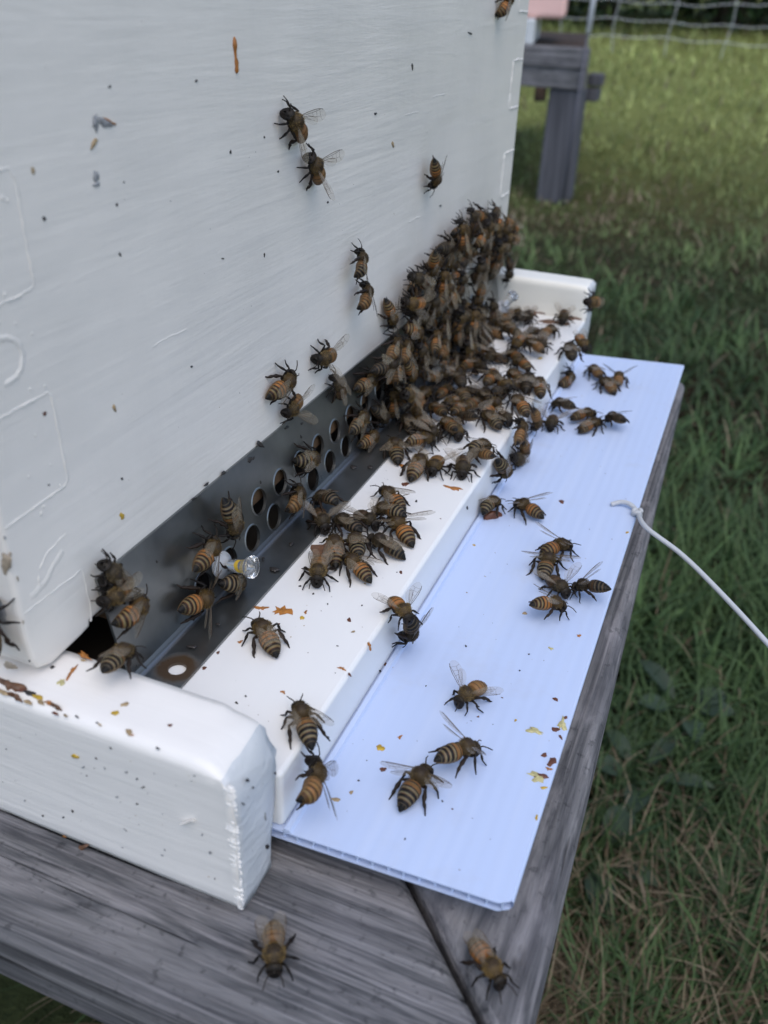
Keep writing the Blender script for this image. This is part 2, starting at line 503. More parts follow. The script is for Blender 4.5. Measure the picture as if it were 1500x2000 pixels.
def front_wall():
    bm = bmesh.new()
    # outline in (y,z) with the worn near lower corner
    out = [(YH, 0.245), (YH, 0.010), (YH + 0.0006, 0.0050), (YH + 0.0020, 0.0022), (YH + 0.0052, 0.0007), (YH + 0.010, 0.0009), (0.0195, 0.0011), (0.0228, 0.0016), (0.0232, 0.0030), (0.060, 0.0032), (W, 0.003), (W, 0.245)]
    fr = [bm.verts.new((0, y, z)) for y, z in out]
    bk = [bm.verts.new((-0.019, y, z)) for y, z in out]
    bm.faces.new(fr[::-1])
    bm.faces.new(bk)
    n = len(out)
    for i in range(n):
        bm.faces.new((fr[i], fr[(i + 1) % n], bk[(i + 1) % n], bk[i]))
    bmesh.ops.recalc_face_normals(bm, faces=bm.faces)
    bmesh.ops.bevel(bm, geom=[e for e in bm.edges if all(abs(v.co.x) < 1e-6 for v in e.verts)], offset=0.0011, segments=3, affect='EDGES', profile=0.5)
    # paint ridges along the finger joints, joined into the same mesh
    mb = MB()
    yl, yr = 0.0232, 0.3318
    for z0, z1 in ((0.0365, 0.0558), (0.075, 0.0944), (0.1135, 0.133)):
        ridge(mb, [(YH + 0.001, z1), (yl - 0.001, z1 + 0.0004), (yl, z1 - 0.001), (yl + 0.0004, z0 + 0.0008), (yl - 0.001, z0), (YH + 0.001, z0 - 0.0006)])
        ridge(mb, [(W - 0.001, z1), (yr + 0.001, z1 + 0.0003), (yr, z1 - 0.001), (yr - 0.0002, z0 + 0.001), (yr + 0.001, z0), (W - 0.001, z0 - 0.0004)], 0.0006, 0.00045)
    ridge(mb, [(YH + 0.001, 0.0168), (0.015, 0.0165), (yl, 0.0163)], 0.0003, 0.00013)
    ridge(mb, [(yl, 0.0163), (yl + 0.0006, 0.008), (yl, 0.003)], 0.0003, 0.00012)
    # flaked paint curl and a dripped run of paint on the near finger
    ridge(mb, [(0.0118, 0.0232), (0.0150, 0.0258), (0.0205, 0.0266)], 0.00022, 0.00014)
    ridge(mb, [(0.0118, 0.0222), (0.0112, 0.0210), (0.0122, 0.0195)], 0.00025, 0.00016)
    ridge(mb, [(0.0085, 0.0190), (0.0125, 0.0196), (0.0160, 0.0220), (0.0188, 0.0236)], 0.0012, 0.00014, jit=0.12)
    ring = [(0.0135 + 0.0045 * math.cos(a), 0.0652 + 0.0040 * math.sin(a)) for a in [math.pi * 2 * k / 18 for k in range(13, 25)]]
    ridge(mb, ring, 0.0008, 0.00022, jit=0.15)
    for k in range(5):
        a, b = random.uniform(0.03, 0.3), random.uniform(0.03, 0.11)
        ridge(mb, [(a, b), (a + 0.006, b + 0.0002), (a + 0.013, b - 0.0002)], 0.0004, 0.00006)
    for k in range(70):      # hardened paint nibs
        y, z = (random.uniform(0.0065, 0.022), random.uniform(0.03, 0.115)) if k < 26 else (random.uniform(0.333, 0.349), random.uniform(0.02, 0.12)) if k < 46 else (random.uniform(0.02, 0.33), random.uniform(0.02, 0.12))
        r = random.uniform(0.0002, 0.0006) if k < 46 else random.uniform(0.00015, 0.0003)
        V = [(r * 0.7, y, z)] + [(-0.0001, y + r * math.cos(t), z + r * 1.2 * math.sin(t)) for t in [k2 * math.pi / 4 for k2 in range(8)]]
        mb.add(V, [(0, 1 + i, 1 + (i + 1) % 8) for i in range(8)])
    tmp = bpy.data.meshes.new('tmp')
    tmp.from_pydata(mb.v, [], mb.f)
    tmp.polygons.foreach_set('use_smooth', [True] * len(tmp.polygons))
    bm.from_mesh(tmp)
    bpy.data.meshes.remove(tmp)
    me = bpy.data.meshes.new('front_wall')
    bm.to_mesh(me)
    bm.free()
    return link_mesh('front_wall', me, M_wall, hive)
front = front_wall()
mb = MB()
mb.add([(-0.40, YH, 0.0013), (-0.0191, YH, 0.0013), (-0.0191, YH, 0.245), (-0.40, YH, 0.245), (-0.40, YH + 0.019, 0.0013), (-0.0191, YH + 0.019, 0.0013), (-0.0191, YH + 0.019, 0.245), (-0.40, YH + 0.019, 0.245)],
       [(0, 1, 2, 3), (7, 6, 5, 4), (0, 4, 5, 1), (1, 5, 6, 2), (2, 6, 7, 3), (3, 7, 4, 0)])
side_near = mb.build('side_wall', M_side, hive)
mb = MB()
mb.box((-0.40, W - 0.019, 0.001), (-0.0191, W, 0.245))
mb.build('side_wall', M_side, hive)
mb = MB()
mb.box((-0.40, YH + 0.0192, 0.001), (-0.381, W - 0.0192, 0.245))
mb.build('back_wall', M_wall, hive)
mb = MB()
mb.box((-0.40, YH, 0.2452), (0.0, W, 0.262))
bevel(mb.build('lid', M_wall, hive), 0.002)

# ------------------------------------------------------------------ bottom board
bottom = tag(empty('bottom_board', (0, 0, -H3)), 'white bottom board carrying the hive, with two end blocks and a projecting landing board', 'bottom board')
bottom.location = (0, 0, 0)

def end_block(name, y0, y1, near):
    """solid block with a rounded, roughly sawn outer end; dense enough for lumpy paint"""
    x0 = -0.40
    nx, ny, nz = 46, 8, 18
    xs = np.concatenate([np.linspace(x0, -0.05, 6)[:-1], np.linspace(-0.05, XE, nx)])
    ys = np.linspace(y0, y1, ny)
    zs = np.linspace(-H3, 0, nz)
    verts, idx, F = [], {}, []
    def rnd(i, j, k):
        key = (i, j, k)
        if key in idx: return idx[key]
        x, y, z = xs[i], ys[j], zs[k]
        # rounding of edges
        def ease(v, lo, hi, r):
            return max(0.0, r - (v - lo), r - (hi - v))
        ry, rz, rx = ease(y, y0, y1, 0.0016), ease(z, -H3, 0, 0.0016), max(0.0, 0.0045 - (XE - x))
        cy = 1 if y > (y0 + y1) / 2 else -1
        cz = 1 if z > -H3 / 2 else -1
        if ry > 0 and rz > 0:
            l = math.hypot(ry, rz)
            if l > 0.0016:
                y -= cy * (ry - 0.0016 * ry / l)
                z -= cz * (rz - 0.0016 * rz / l)
        if rx > 0 and rz > 0 and cz > 0:
            l = math.hypot(rx / 0.0045 * 0.0016, rz) if False else math.hypot(rx, rz * 2.8)
            if l > 0.0045:
                x -= rx - 0.0045 * rx / l
                z -= (rz * 2.8 - 0.0045 * rz * 2.8 / l) / 2.8
        if near and x > XE - 0.010:      # hand rounded inner top corner of the end
            u_, v_, w_ = max(0.0, 0.0095 - (XE - x)), max(0.0, 0.0085 - (y1 - y)), max(0.0, 0.0085 - (0 - z))
            l = math.sqrt(u_ * u_ * 0.8 + v_ * v_ * 0.5 + w_ * w_)
            if l > 0.0085 and w_ > 0:
                f_ = (l - 0.0085) / l
                x -= u_ * f_ * 0.9
                z -= w_ * f_ * 0.9
        if near and x > XE - 0.004:      # inner lower corner sawn away, ragged paint on the outer arris
            t = (z + H3) / H3
            if j >= ny - 3:
                x -= 0.0022 * (1 - t) * (j - (ny - 3)) / 2.0
                y -= 0.0030 * max(0.0, 0.35 - t) * (j - (ny - 3))
        if i == len(xs) - 1:
            x += random.uniform(-1, 1) * 0.00022
            if j == 0:
                x += random.uniform(-0.0005, 0.0003)
                y -= random.uniform(-0.0001, 0.0006)
        y += random.uniform(-1, 1) * 0.00005
        z += random.uniform(-1, 1) * 0.00004
        idx[key] = len(verts)
        verts.append((x, y, z))
        return idx[key]
    I, J, K = len(xs) - 1, ny - 1, nz - 1
    mi = []
    for i in range(I):
        for j in range(J):
            F.append((rnd(i, j, K), rnd(i + 1, j, K), rnd(i + 1, j + 1, K), rnd(i, j + 1, K))); mi.append(0)
            F.append((rnd(i, j, 0), rnd(i, j + 1, 0), rnd(i + 1, j + 1, 0), rnd(i + 1, j, 0))); mi.append(0)
        for k in range(K):
            F.append((rnd(i, 0, k), rnd(i + 1, 0, k), rnd(i + 1, 0, k + 1), rnd(i, 0, k + 1))); mi.append(0)
            F.append((rnd(i, J, k), rnd(i, J, k + 1), rnd(i + 1, J, k + 1), rnd(i + 1, J, k))); mi.append(0)
    for j in range(J):
        for k in range(K):
            F.append((rnd(I, j, k), rnd(I, j + 1, k), rnd(I, j + 1, k + 1), rnd(I, j, k + 1))); mi.append(1)
            F.append((rnd(0, j, k), rnd(0, j, k + 1), rnd(0, j + 1, k + 1), rnd(0, j + 1, k))); mi.append(1)
    mb = MB()
    mb.add(verts, F)
    mb.m = mi
    if near:
        for k in range(46):
            z = -H3 + 0.001 + (H3 - 0.004) * k / 45 + random.uniform(-0.0003, 0.0003)
            a_, b_, c_ = random.uniform(0.0006, 0.0017), random.uniform(0.0002, 0.00045), random.uniform(0.0003, 0.00055)
            cx_ = XE - 0.0003 - a_ * 0.5
            V = [(cx_ + a_ * math.cos(math.pi * i / 4), 0.0002 + b_ * 1.4 * math.sin(math.pi * i / 4) * math.cos(2 * math.pi * j / 8), z + c_ * math.sin(math.pi * i / 4) * math.sin(2 * math.pi * j / 8)) for i in range(5) for j in range(8)]
            mb.add(V, [(i * 8 + j, i * 8 + (j + 1) % 8, (i + 1) * 8 + (j + 1) % 8, (i + 1) * 8 + j) for i in range(4) for j in range(8)])
    o = mb.build(name, [M_rail if near else M_rail_far, M_end], bottom, smooth=True)
    o.data.polygons.foreach_set('use_smooth', [True] * len(o.data.polygons))
    return o
rail_near = end_block('end_block', 0.0, YR, True)
rail_far = end_block('end_block', W - YR, W, False)

mb = MB()
mb.box((0.0060, YR + 0.0002, ZL - 0.0002), (XL, W - YR - 0.0002, -H2))
landing = bevel(mb.build('landing_board', M_board, bottom), 0.0011, 3)
mb = MB()
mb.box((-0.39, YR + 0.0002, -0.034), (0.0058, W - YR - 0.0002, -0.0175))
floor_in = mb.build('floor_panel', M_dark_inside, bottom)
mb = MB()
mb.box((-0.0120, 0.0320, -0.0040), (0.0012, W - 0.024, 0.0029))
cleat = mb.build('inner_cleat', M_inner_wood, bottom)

# ------------------------------------------------------------------ perforated metal entrance strip
guard = tag(empty('entrance_guard', (0, 0, 0)), 'dark galvanised metal angle strip with two rows of round holes along the entrance', 'entrance guard')
GY0, GY1 = 0.0262, W - 0.020

def plate(mb, y0, y1, z0, z1, cells, place, th=0.0007):
    """a plate in (y, z) with round holes: cells = (cy, cz, r, ya, yb, za, zb)"""
    def quadpatch(ya, yb, za, zb):
        if yb - ya < 1e-6 or zb - za < 1e-6: return
        P = [(ya, za), (yb, za), (yb, zb), (ya, zb)]
        V = [place(y, z, 0) for y, z in P] + [place(y, z, -th) for y, z in P]
        mb.add(V, [(0, 1, 2, 3), (7, 6, 5, 4)])
    for (cy, cz, r, ya, yb, za, zb) in cells:
        n = 28
        inn, outr = [], []
        for k in range(n):
            a = 2 * math.pi * k / n
            c, s = math.cos(a), math.sin(a)
            inn.append((cy + r * c, cz + r * s))
            hy = (yb - cy) if c > 0 else (cy - ya)
            hz = (zb - cz) if s > 0 else (cz - za)
            t = min(hy / abs(c) if abs(c) > 1e-6 else 9, hz / abs(s) if abs(s) > 1e-6 else 9)
            outr.append((cy + t * c, cz + t * s))
        V = [place(y, z, 0) for y, z in inn] + [place(y, z, 0) for y, z in outr] + [place(y, z, -th) for y, z in inn] + [place(y, z, -th) for y, z in outr]
        F = []
        for k in range(n):
            q = (k + 1) % n
            F += [(k, k + n, q + n, q), (k + 2 * n, q + 2 * n, q + 3 * n, k + 3 * n), (k, q, q + 2 * n, k + 2 * n)]
        for (yy, zz), quad in (((ya, za), 2), ((yb, za), 3), ((yb, zb), 0), ((ya, zb), 1)):
            # corner triangles left by the radial projection
            ang = math.atan2(zz - cz, yy - cy) % (2 * math.pi)
            k = int(ang / (2 * math.pi / n)) % n
            b = len(V)
            V += [place(yy, zz, 0), place(yy, zz, -th)]
            F += [(n + k, b, n + (k + 1) % n), (3 * n + k, 3 * n + (k + 1) % n, b + 1)]
        mb.add(V, F)
    return quadpatch

def flange():
    mb = MB()
    sl = XM / (ZM + H2)
    def place(y, z, off):
        return (XM - (z + H2) * sl + 0.0006 + off, y, z)
    rows = []
    U0, PIT = 0.0904, 0.01245
    zt, zmid, zb = 0.0020, -0.0061, -0.0138
    up = [U0 + PIT * k for k in range(-1, 18) if U0 + PIT * k < GY1 - 0.01]
    lo = [0.0588 + PIT * k for k in range(0, 22) if 0.0588 + PIT * k < GY1 - 0.01]
    cells = [(y, -0.0022, 0.0036, y - PIT / 2, y + PIT / 2, zmid, zt) for y in up]
    cells += [(y, -0.0100, 0.0036, y - PIT / 2, y + PIT / 2, zb, zmid) for y in lo]
    q = plate(mb, GY0, GY1, 0, 0, cells, place)
    q(GY0, up[0] - PIT / 2, zmid, zt)
    q(up[-1] + PIT / 2, GY1, zmid, zt)
    q(GY0, lo[0] - PIT / 2, zb, zmid)
    q(lo[-1] + PIT / 2, GY1, zb, zmid)
    for (cy, cz, hr, *_) in cells:       # punched burr round each hole
        V, F = [], []
        for k in range(28):
            a_ = 2 * math.pi * k / 28
            for rr, ox in ((hr - 0.00002, -0.0003), (hr, 0.00022), (hr + 0.00022, 0.00020), (hr + 0.00050, -0.00002)):
                V.append(place(cy + rr * math.cos(a_), cz + rr * math.sin(a_), ox))
        for k in range(28):
            for q_ in range(3):
                A_, B_ = k * 4 + q_, ((k + 1) % 28) * 4 + q_
                F.append((A_, A_ + 1, B_ + 1, B_))
        mb.add(V, F)
    # plain bands above and below, then the bend
    for za, zz in ((zt, ZM),):
        q(GY0, GY1, za, zz)
    # top lip and left edge
    for a, b in ((ZM, ZM),):
        mb.add([place(GY0, ZM, 0), place(GY1, ZM, 0), place(GY1, ZM, -0.0007), place(GY0, ZM, -0.0007)], [(0, 1, 2, 3)])
    mb.add([place(GY0, zb, 0), place(GY0, ZM, 0), place(GY0, ZM, -0.0007), place(GY0, zb, -0.0007)], [(0, 1, 2, 3)])
    # bend: quarter round from the flange into the floor
    prof = []
    for k in range(9):
        t = k / 8 * math.pi / 2
        cx, cz, r = XM + 0.0006 + 0.0011, -H2 + 0.0008 + 0.0011, 0.0011
        prof.append((cx - r * math.cos(t), cz - r * math.sin(t)))
    p0 = place(0, zb, 0)
    prof[0] = (p0[0], zb)
    V, F = [], []
    for (x, z) in prof:
        V += [(x, GY0, z), (x, GY1, z)]
    for i in range(len(prof) - 1):
        F.append((2 * i, 2 * i + 1, 2 * i + 3, 2 * i + 2))
    mb.add(V, F, mi=1)
    return mb.build('upright_flange', [M_metal, M_bend], guard, smooth=False), prof[-1]
fl, bend_end = flange()
def floor_strip():
    mb = MB()
    zf = bend_end[1]
    x0, x1 = bend_end[0], XF
    FY0 = YR + 0.0003
    HX, HY, HR = 0.0119, 0.0350, 0.0021
    def place(y, x, off):
        return (x, y, zf + off)
    q = plate(mb, 0, 0, 0, 0, [(HY, HX, HR, HY - 0.0034, HY + 0.0034, HX - 0.0034, HX + 0.0034)], place)
    ya, yb = HY - 0.0034, HY + 0.0034
    q(FY0, ya, x0, x1)
    q(yb, GY1 + 0.003, x0, x1)
    q(ya, yb, x0, HX - 0.0034)
    q(ya, yb, HX + 0.0034, x1)
    mb.add([(x1, FY0, zf), (x1, GY1, zf), (x1, GY1, -H2), (x1, FY0, -H2)], [(0, 1, 2, 3)])
    mb.add([(x0, FY0, zf), (0.0016, FY0, zf), (0.0016, GY0, zf), (x0, GY0, zf)], [(0, 1, 2, 3)])
    o = mb.build('floor_flange', M_metal, guard)
    o.data.flip_normals()
    return o
floor_strip()

# ------------------------------------------------------------------ clear push pins
PIN1 = ((0.00493, 0.06627, -0.00784), (0.953, -0.118, 0.281))
PIN2 = ((0.01002, 0.318, -0.01145), (0.527, -0.396, 0.752))
def push_pin(loc, axis, label):
    root = tag(empty('push_pin', loc), label, 'push pin')
    root.rotation_mode = 'QUATERNION'
    root.rotation_quaternion = Vector(axis).to_track_quat('Z', 'Y')
    prof = [(0.0, 0.0), (0.0030, 0.0), (0.0036, 0.0004), (0.0036, 0.0009), (0.0022, 0.0015), (0.0014, 0.0026), (0.0013, 0.0034), (0.0018, 0.0038), (0.0018, 0.0090), (0.0017, 0.0096), (0.0027, 0.0099), (0.0029, 0.0103), (0.0029, 0.0109), (0.0025, 0.0112), (0.0, 0.0112)]
    mb = MB()
    n = 28
    V = []
    for r, z in prof:
        for k in range(n):
            a = 2 * math.pi * k / n
            V.append((max(r, 1e-5) * math.cos(a), max(r, 1e-5) * math.sin(a), z))
    F = []
    for i in range(len(prof) - 1):
        for k in range(n):
            a, b = i * n + k, i * n + (k + 1) % n
            F.append((a, b, b + n, a + n))
    mb.add(V, F)
    mb.m = [1 if i < n * 6 else 0 for i in range(len(mb.f))]
    mb.build('handle', [M_clear, M_frost], root, smooth=True)
    mb = MB()
    mb.tube([(0, 0, -0.004), (0, 0, 0.0065)], 0.0005, 8)
    mb.build('needle', M_steel, root, smooth=True)
    return root
pin = push_pin(PIN1[0], PIN1[1], 'clear push pin with a yellow mark, holding the near end of the metal strip')
mb = MB()
n = 24
V = []
for r, z in ((0.00184, 0.0066), (0.00184, 0.0078)):
    V += [(r * math.cos(2 * math.pi * k / n), r * math.sin(2 * math.pi * k / n), z + 0.0004 * math.sin(4 * math.pi * k / n)) for k in range(n)]
mb.add(V, [(k, (k + 1) % n, n + (k + 1) % n, n + k) for k in range(n) if k not in (3, 4, 5, 14, 15, 16, 17)])
mb.build('yellow_mark', M_yel_plastic, pin)
push_pin(PIN2[0], PIN2[1], 'clear push pin at the far end of the metal strip beside the far end block')

# ------------------------------------------------------------------ corrugated plastic sheet
def sheet():
    root = tag(empty('plastic_sheet', (0, 0, 0)), 'bluish white corrugated plastic sheet slid under the landing board', 'plastic sheet')
    th = 0.0026
    xi = XL - 0.012
    sl = (ZS - ZL) / (XS - XL)
    def zt(x): return ZS + (x - XS) * sl
    def corner(x, y):     # cut back the outer near corner a little
        d = (XS - x) + (y - YSN)
        return y + max(0, 0.0022 - (XS - x)) * 0.55
    xs = np.concatenate([np.linspace(xi, XS - 0.0024, 24), np.linspace(XS - 0.0021, XS, 5)])
    mb = MB()
    V, F = [], []
    for x in xs:
        V += [(x, corner(x, YSN), zt(x)), (x, YSF, zt(x)), (x, corner(x, YSN), zt(x) - 0.0003), (x, YSF, zt(x) - 0.0003)]
    for i in range(len(xs) - 1):
        a, b = i * 4, i * 4 + 4
        F += [(a, b, b + 1, a + 1), (a + 2, a + 3, b + 3, b + 2), (a, a + 2, b + 2, b), (a + 1, b + 1, b + 3, a + 3)]
    F += [(0, 1, 3, 2)]
    mb.add(V, F)
    # outer closed fold
    prof = [(XS, zt(XS)), (XS + 0.0005, zt(XS) - 0.0004), (XS + 0.0006, zt(XS) - th / 2), (XS + 0.0003, zt(XS) - th + 0.0003), (XS - 0.0005, zt(XS) - th)]
    V = []
    for (x, z) in prof:
        V += [(x, YSN + 0.0014, z), (x, YSF, z)]
    mb.add(V, [(2 * i, 2 * i + 2, 2 * i + 3, 2 * i + 1) for i in range(4)])
    # raised inner lip beside the landing board
    x0 = XL + 0.0003
    mb.add([(x0, YSN, zt(x0) + 0.0001), (x0 + 0.0004, YSN, zt(x0) + 0.0011), (x0 + 0.0016, YSN, zt(x0) + 0.0010), (x0 + 0.0021, YSN, zt(x0) + 0.0001),
            (x0, YSF, zt(x0) + 0.0001), (x0 + 0.0004, YSF, zt(x0) + 0.0011), (x0 + 0.0016, YSF, zt(x0) + 0.0010), (x0 + 0.0021, YSF, zt(x0) + 0.0001)],
           [(0, 1, 5, 4), (1, 2, 6, 5), (2, 3, 7, 6), (0, 3, 2, 1)])
    top = mb.build('top_skin', M_sheet, root)
    top.data.polygons.foreach_set('use_smooth', [False] * len(top.data.polygons))
    mb = MB()
    V, F = [], []
    for x in xs:
        z = zt(x) - th
        V += [(x, corner(x, YSN), z + 0.0003), (x, YSF, z + 0.0003), (x, corner(x, YSN), z), (x, YSF, z)]
    for i in range(len(xs) - 1):
        a, b = i * 4, i * 4 + 4
        F += [(a, b, b + 1, a + 1), (a + 2, a + 3, b + 3, b + 2), (a, a + 2, b + 2, b)]
    mb.add(V, F)
    mb.build('bottom_skin', M_sheet, root)
    mb = MB()
    x = xi + 0.002
    while x < XS - 0.001:
        y0 = YSN + 0.0003 + random.uniform(0, 0.0006)
        w = 0.00024
        z0, z1 = zt(x) - th + 0.0003, zt(x) - 0.0003
        s = random.uniform(-0.0003, 0.0003)
        mb.add([(x - w, y0, z0), (x + w, y0, z0), (x + w + s, y0, z1), (x - w + s, y0, z1), (x - w, YSF - 0.001, z0), (x + w, YSF - 0.001, z0), (x + w + s, YSF - 0.001, z1), (x - w + s, YSF - 0.001, z1)],
               [(0, 1, 2, 3), (1, 5, 6, 2), (0, 3, 7, 4)])
        x += 0.0034 + random.uniform(-0.0002, 0.0002)
    mb.build('flute_walls', M_sheet, root)
    return root, top
sheet_root, sheet_top = sheet()

# ------------------------------------------------------------------ white cord knotted through the sheet
def catmull(P, n=10):
    P = [Vector(p) for p in P]
    out = []
    for i in range(len(P) - 1):
        p0, p1, p2, p3 = P[max(i - 1, 0)], P[i], P[i + 1], P[min(i + 2, len(P) - 1)]
        for k in range(n):
            t = k / n
            out.append(0.5 * ((2 * p1) + (-p0 + p2) * t + (2 * p0 - 5 * p1 + 4 * p2 - p3) * t * t + (-p0 + 3 * p1 - 3 * p2 + p3) * t ** 3))
    out.append(P[-1])
    return out
cord = tag(empty('cord', (0, 0, 0)), 'white cord knotted through the outer edge of the plastic sheet, trailing off to the right', 'cord')
mb = MB()
CORD_PTS = [(0.0893, 0.18, -0.029), (0.0925, 0.1812, -0.0278), (0.0955, 0.1805, -0.0276), (0.0985, 0.177, -0.028), (0.1028, 0.1626, -0.0248), (0.115, 0.1556, -0.0274), (0.1271, 0.1457, -0.0305), (0.1431, 0.1304, -0.0348), (0.1638, 0.1139, -0.0437), (0.1889, 0.1039, -0.0646)]
pts = catmull(CORD_PTS, 10)
rad = [0.0008] * len(pts)
rad[0], rad[1] = 0.0004, 0.0009
mb.tube(pts, rad, 10)
mb.build('strand', M_cord, cord, smooth=True)
mb = MB()
kn = []
for k in range(26):
    a = k / 25 * math.pi * 3.2
    kn.append((0.0985 + 0.0012 * math.cos(a), 0.1765 + 0.0012 * math.sin(a) * (1 + 0.2 * math.sin(a * 1.7)), -0.0287 + 0.0011 * math.sin(a * 1.5 + 0.6) + 0.0004))
mb.tube(kn, 0.0008, 9)
mb.build('knot', M_cord, cord, smooth=True)

# ------------------------------------------------------------------ grey timber stand
def prism(name, poly, z0, z1, mat, parent, bev=0.0035, seg=3):
    bm = bmesh.new()
    a = [bm.verts.new((x, y, z0)) for x, y in poly]
    b = [bm.verts.new((x, y, z1)) for x, y in poly]
    n = len(poly)
    bm.faces.new(a[::-1])
    bm.faces.new(b)
    for i in range(n):
        bm.faces.new((a[i], a[(i + 1) % n], b[(i + 1) % n], b[i]))
    bmesh.ops.recalc_face_normals(bm, faces=bm.faces)
    me = bpy.data.meshes.new(name)
    bm.to_mesh(me)
    bm.free()
    o = link_mesh(name, me, mat, parent)
    bevel(o, bev, seg, 35)
    return o
stand = tag(empty('hive_stand', (0, 0, ZG)), 'weathered grey timber stand under the white hive, with a mitred corner in front', 'hive stand')
stand.location = (0, 0, 0)
XO0, XO1 = 0.1078, 0.1008      # outer edge, slightly out of square with the hive
def xo(y): return XO0 + (XO1 - XO0) * (y - 0.0015) / 0.333
ZW = -H3 - 0.0002
SA, SB = (0.0786, 0.0194), (0.1003, -0.0022)      # the mitre gap
near_poly = [(-0.46, -0.0226), (0.1040, -0.0226), (0.1084, -0.0105), (SB[0] - 0.0004, SB[1] - 0.0008), (SA[0] - 0.0006, SA[1] - 0.0008), (0.0300, 0.0660), (-0.46, 0.0660)]
front_poly = [(SA[0] + 0.0004, SA[1] + 0.0004), (SB[0] + 0.0006, SB[1] + 0.0002), (0.1088, -0.0100), (xo(0.0), 0.0), (xo(0.3355), 0.3355), (0.020, 0.3355), (0.0316, 0.0668)]
prism('near_board', near_poly, ZW - 0.018, ZW, M_wood_x, stand, 0.0030, 4)
prism('front_board', front_poly, ZW - 0.018, ZW - 0.0004, M_wood_y, stand, 0.0032, 4)
prism('far_board', [(-0.46, 0.250), (0.0190, 0.250), (0.0190, 0.3355), (-0.46, 0.3355)], ZW - 0.018, ZW, M_wood_x, stand)
for (lx, ly) in ((0.018, 0.0), (0.012, 0.249), (-0.44, 0.0), (-0.44, 0.249)):
    mb = MB()
    mb.box((lx, ly, ZG - 0.05), (lx + 0.085, ly + 0.085, ZW - 0.0182))
    bevel(mb.build('leg', M_wood_z, stand), 0.003)

# ------------------------------------------------------------------ second hive and its stand in the background
st2 = tag(empty('hive_stand', (0, 0, 0)), 'grey timber stand with a square post on the grass in the background', 'hive stand')
def bx(name, a, b, mat, parent, bev=0.004):
    mb = MB()
    mb.box(a, b)
    return bevel(mb.build(name, mat, parent), bev)
def litter():
    m = NT('leaf_litter')
    v = m.coords((1, 1, 1))
    m.bump(m.noise(v, 60, 4), 0.8, 0.01)
    return m.set(m.ramp(m.noise(v, 40, 4, 0.7), [(0.35, (0.018, 0.012, 0.008)), (0.7, (0.085, 0.05, 0.03))]), 0.95)
M_litter = litter()
bx('front_beam', (-1.15, 2.43, -0.052), (-0.358, 2.468, -0.004), M_wood_x, st2)
bx('front_beam', (-1.15, 2.436, -0.101), (-0.358, 2.47, -0.0525), M_wood_x, st2)
prism('side_beam', [(-0.41, 2.4702), (-0.372, 2.4702), (-0.54, 3.32), (-0.58, 3.32)], -0.100, -0.031, M_wood_y, st2)
bx('bracket', (-0.486, 2.434, -0.135), (-0.458, 2.462, -0.1012), M_litter, st2)
bx('post', (-0.450, 2.444, ZG - 0.05), (-0.363, 2.531, -0.1012), M_post, st2, 0.006)
bx('post', (-1.15, 2.444, ZG - 0.05), (-1.063, 2.531, -0.1012), M_wood_z, st2, 0.006)
prism('deck', [(-1.10, 2.4702), (-0.366, 2.4702), (-0.535, 3.34), (-1.25, 3.34)], -0.03, -0.0045, M_litter, st2, 0.003)
hive2 = tag(empty('beehive', (0, 0, 0)), 'pink painted hive box on a stand, cut off at the top of the picture', 'beehive')
M_pink = white_paint('pink_paint', (14, 120, 160), base=(0.95, 0.60, 0.53), tint=(0.93, 0.58, 0.51), brush=0.3, chips=False)
M_wh2 = white_paint('white_paint_far', (14, 120, 160), chips=False)
prism('box', [(-0.85, 2.46), (-0.434, 2.46), (-0.515, 2.86), (-0.93, 2.86)], 0.056, 0.30, M_pink, hive2, 0.012)
bb2 = tag(empty('bottom_board', (0, 0, 0)), 'small white bottom board under the pink hive box in the background', 'bottom board')
prism('end_block', [(-0.528, 2.436), (-0.503, 2.436), (-0.589, 2.86), (-0.614, 2.86)], -0.0035, 0.0555, M_wh2, bb2, 0.004)
prism('end_block', [(-0.850, 2.436), (-0.825, 2.436), (-0.911, 2.86), (-0.936, 2.86)], -0.0035, 0.0555, M_wh2, bb2, 0.004)
prism('floor_panel', [(-0.824, 2.52), (-0.546, 2.52), (-0.615, 2.86), (-0.893, 2.86)], 0.002, 0.020, M_dark_inside, bb2, 0.002)
rod = tag(empty('fence_stake', (0, 0, 0)), 'thin pale stake leaning against the far stand, white above and dark grey below', 'stake')
mb = MB()
mb.tube([(-0.3625, 2.424, 0.030), (-0.3560, 2.424, 0.26)], 0.0064, 12)
mb.build('upper_shaft', NT('stake_white').set((0.94, 0.93, 0.96), 0.5), rod, smooth=True)
mb = MB()
mb.tube([(-0.3715, 2.424, ZG - 0.02), (-0.3625, 2.424, 0.030)], 0.0032, 12)
mb.build('lower_shaft', NT('stake_dark').set((0.10, 0.10, 0.12), 0.6), rod, smooth=True)
off = tag(empty('timber_offcut', (0, 0, 0)), 'short pale ended timber offcut at the back of the far stand', 'timber offcut')
bx('plank', (-0.375, 2.56, -0.100), (-0.338, 2.62, -0.070), M_post, off)
bx('plank', (-0.42, 2.56, -0.138), (-0.342, 2.62, -0.1055), M_post, off)

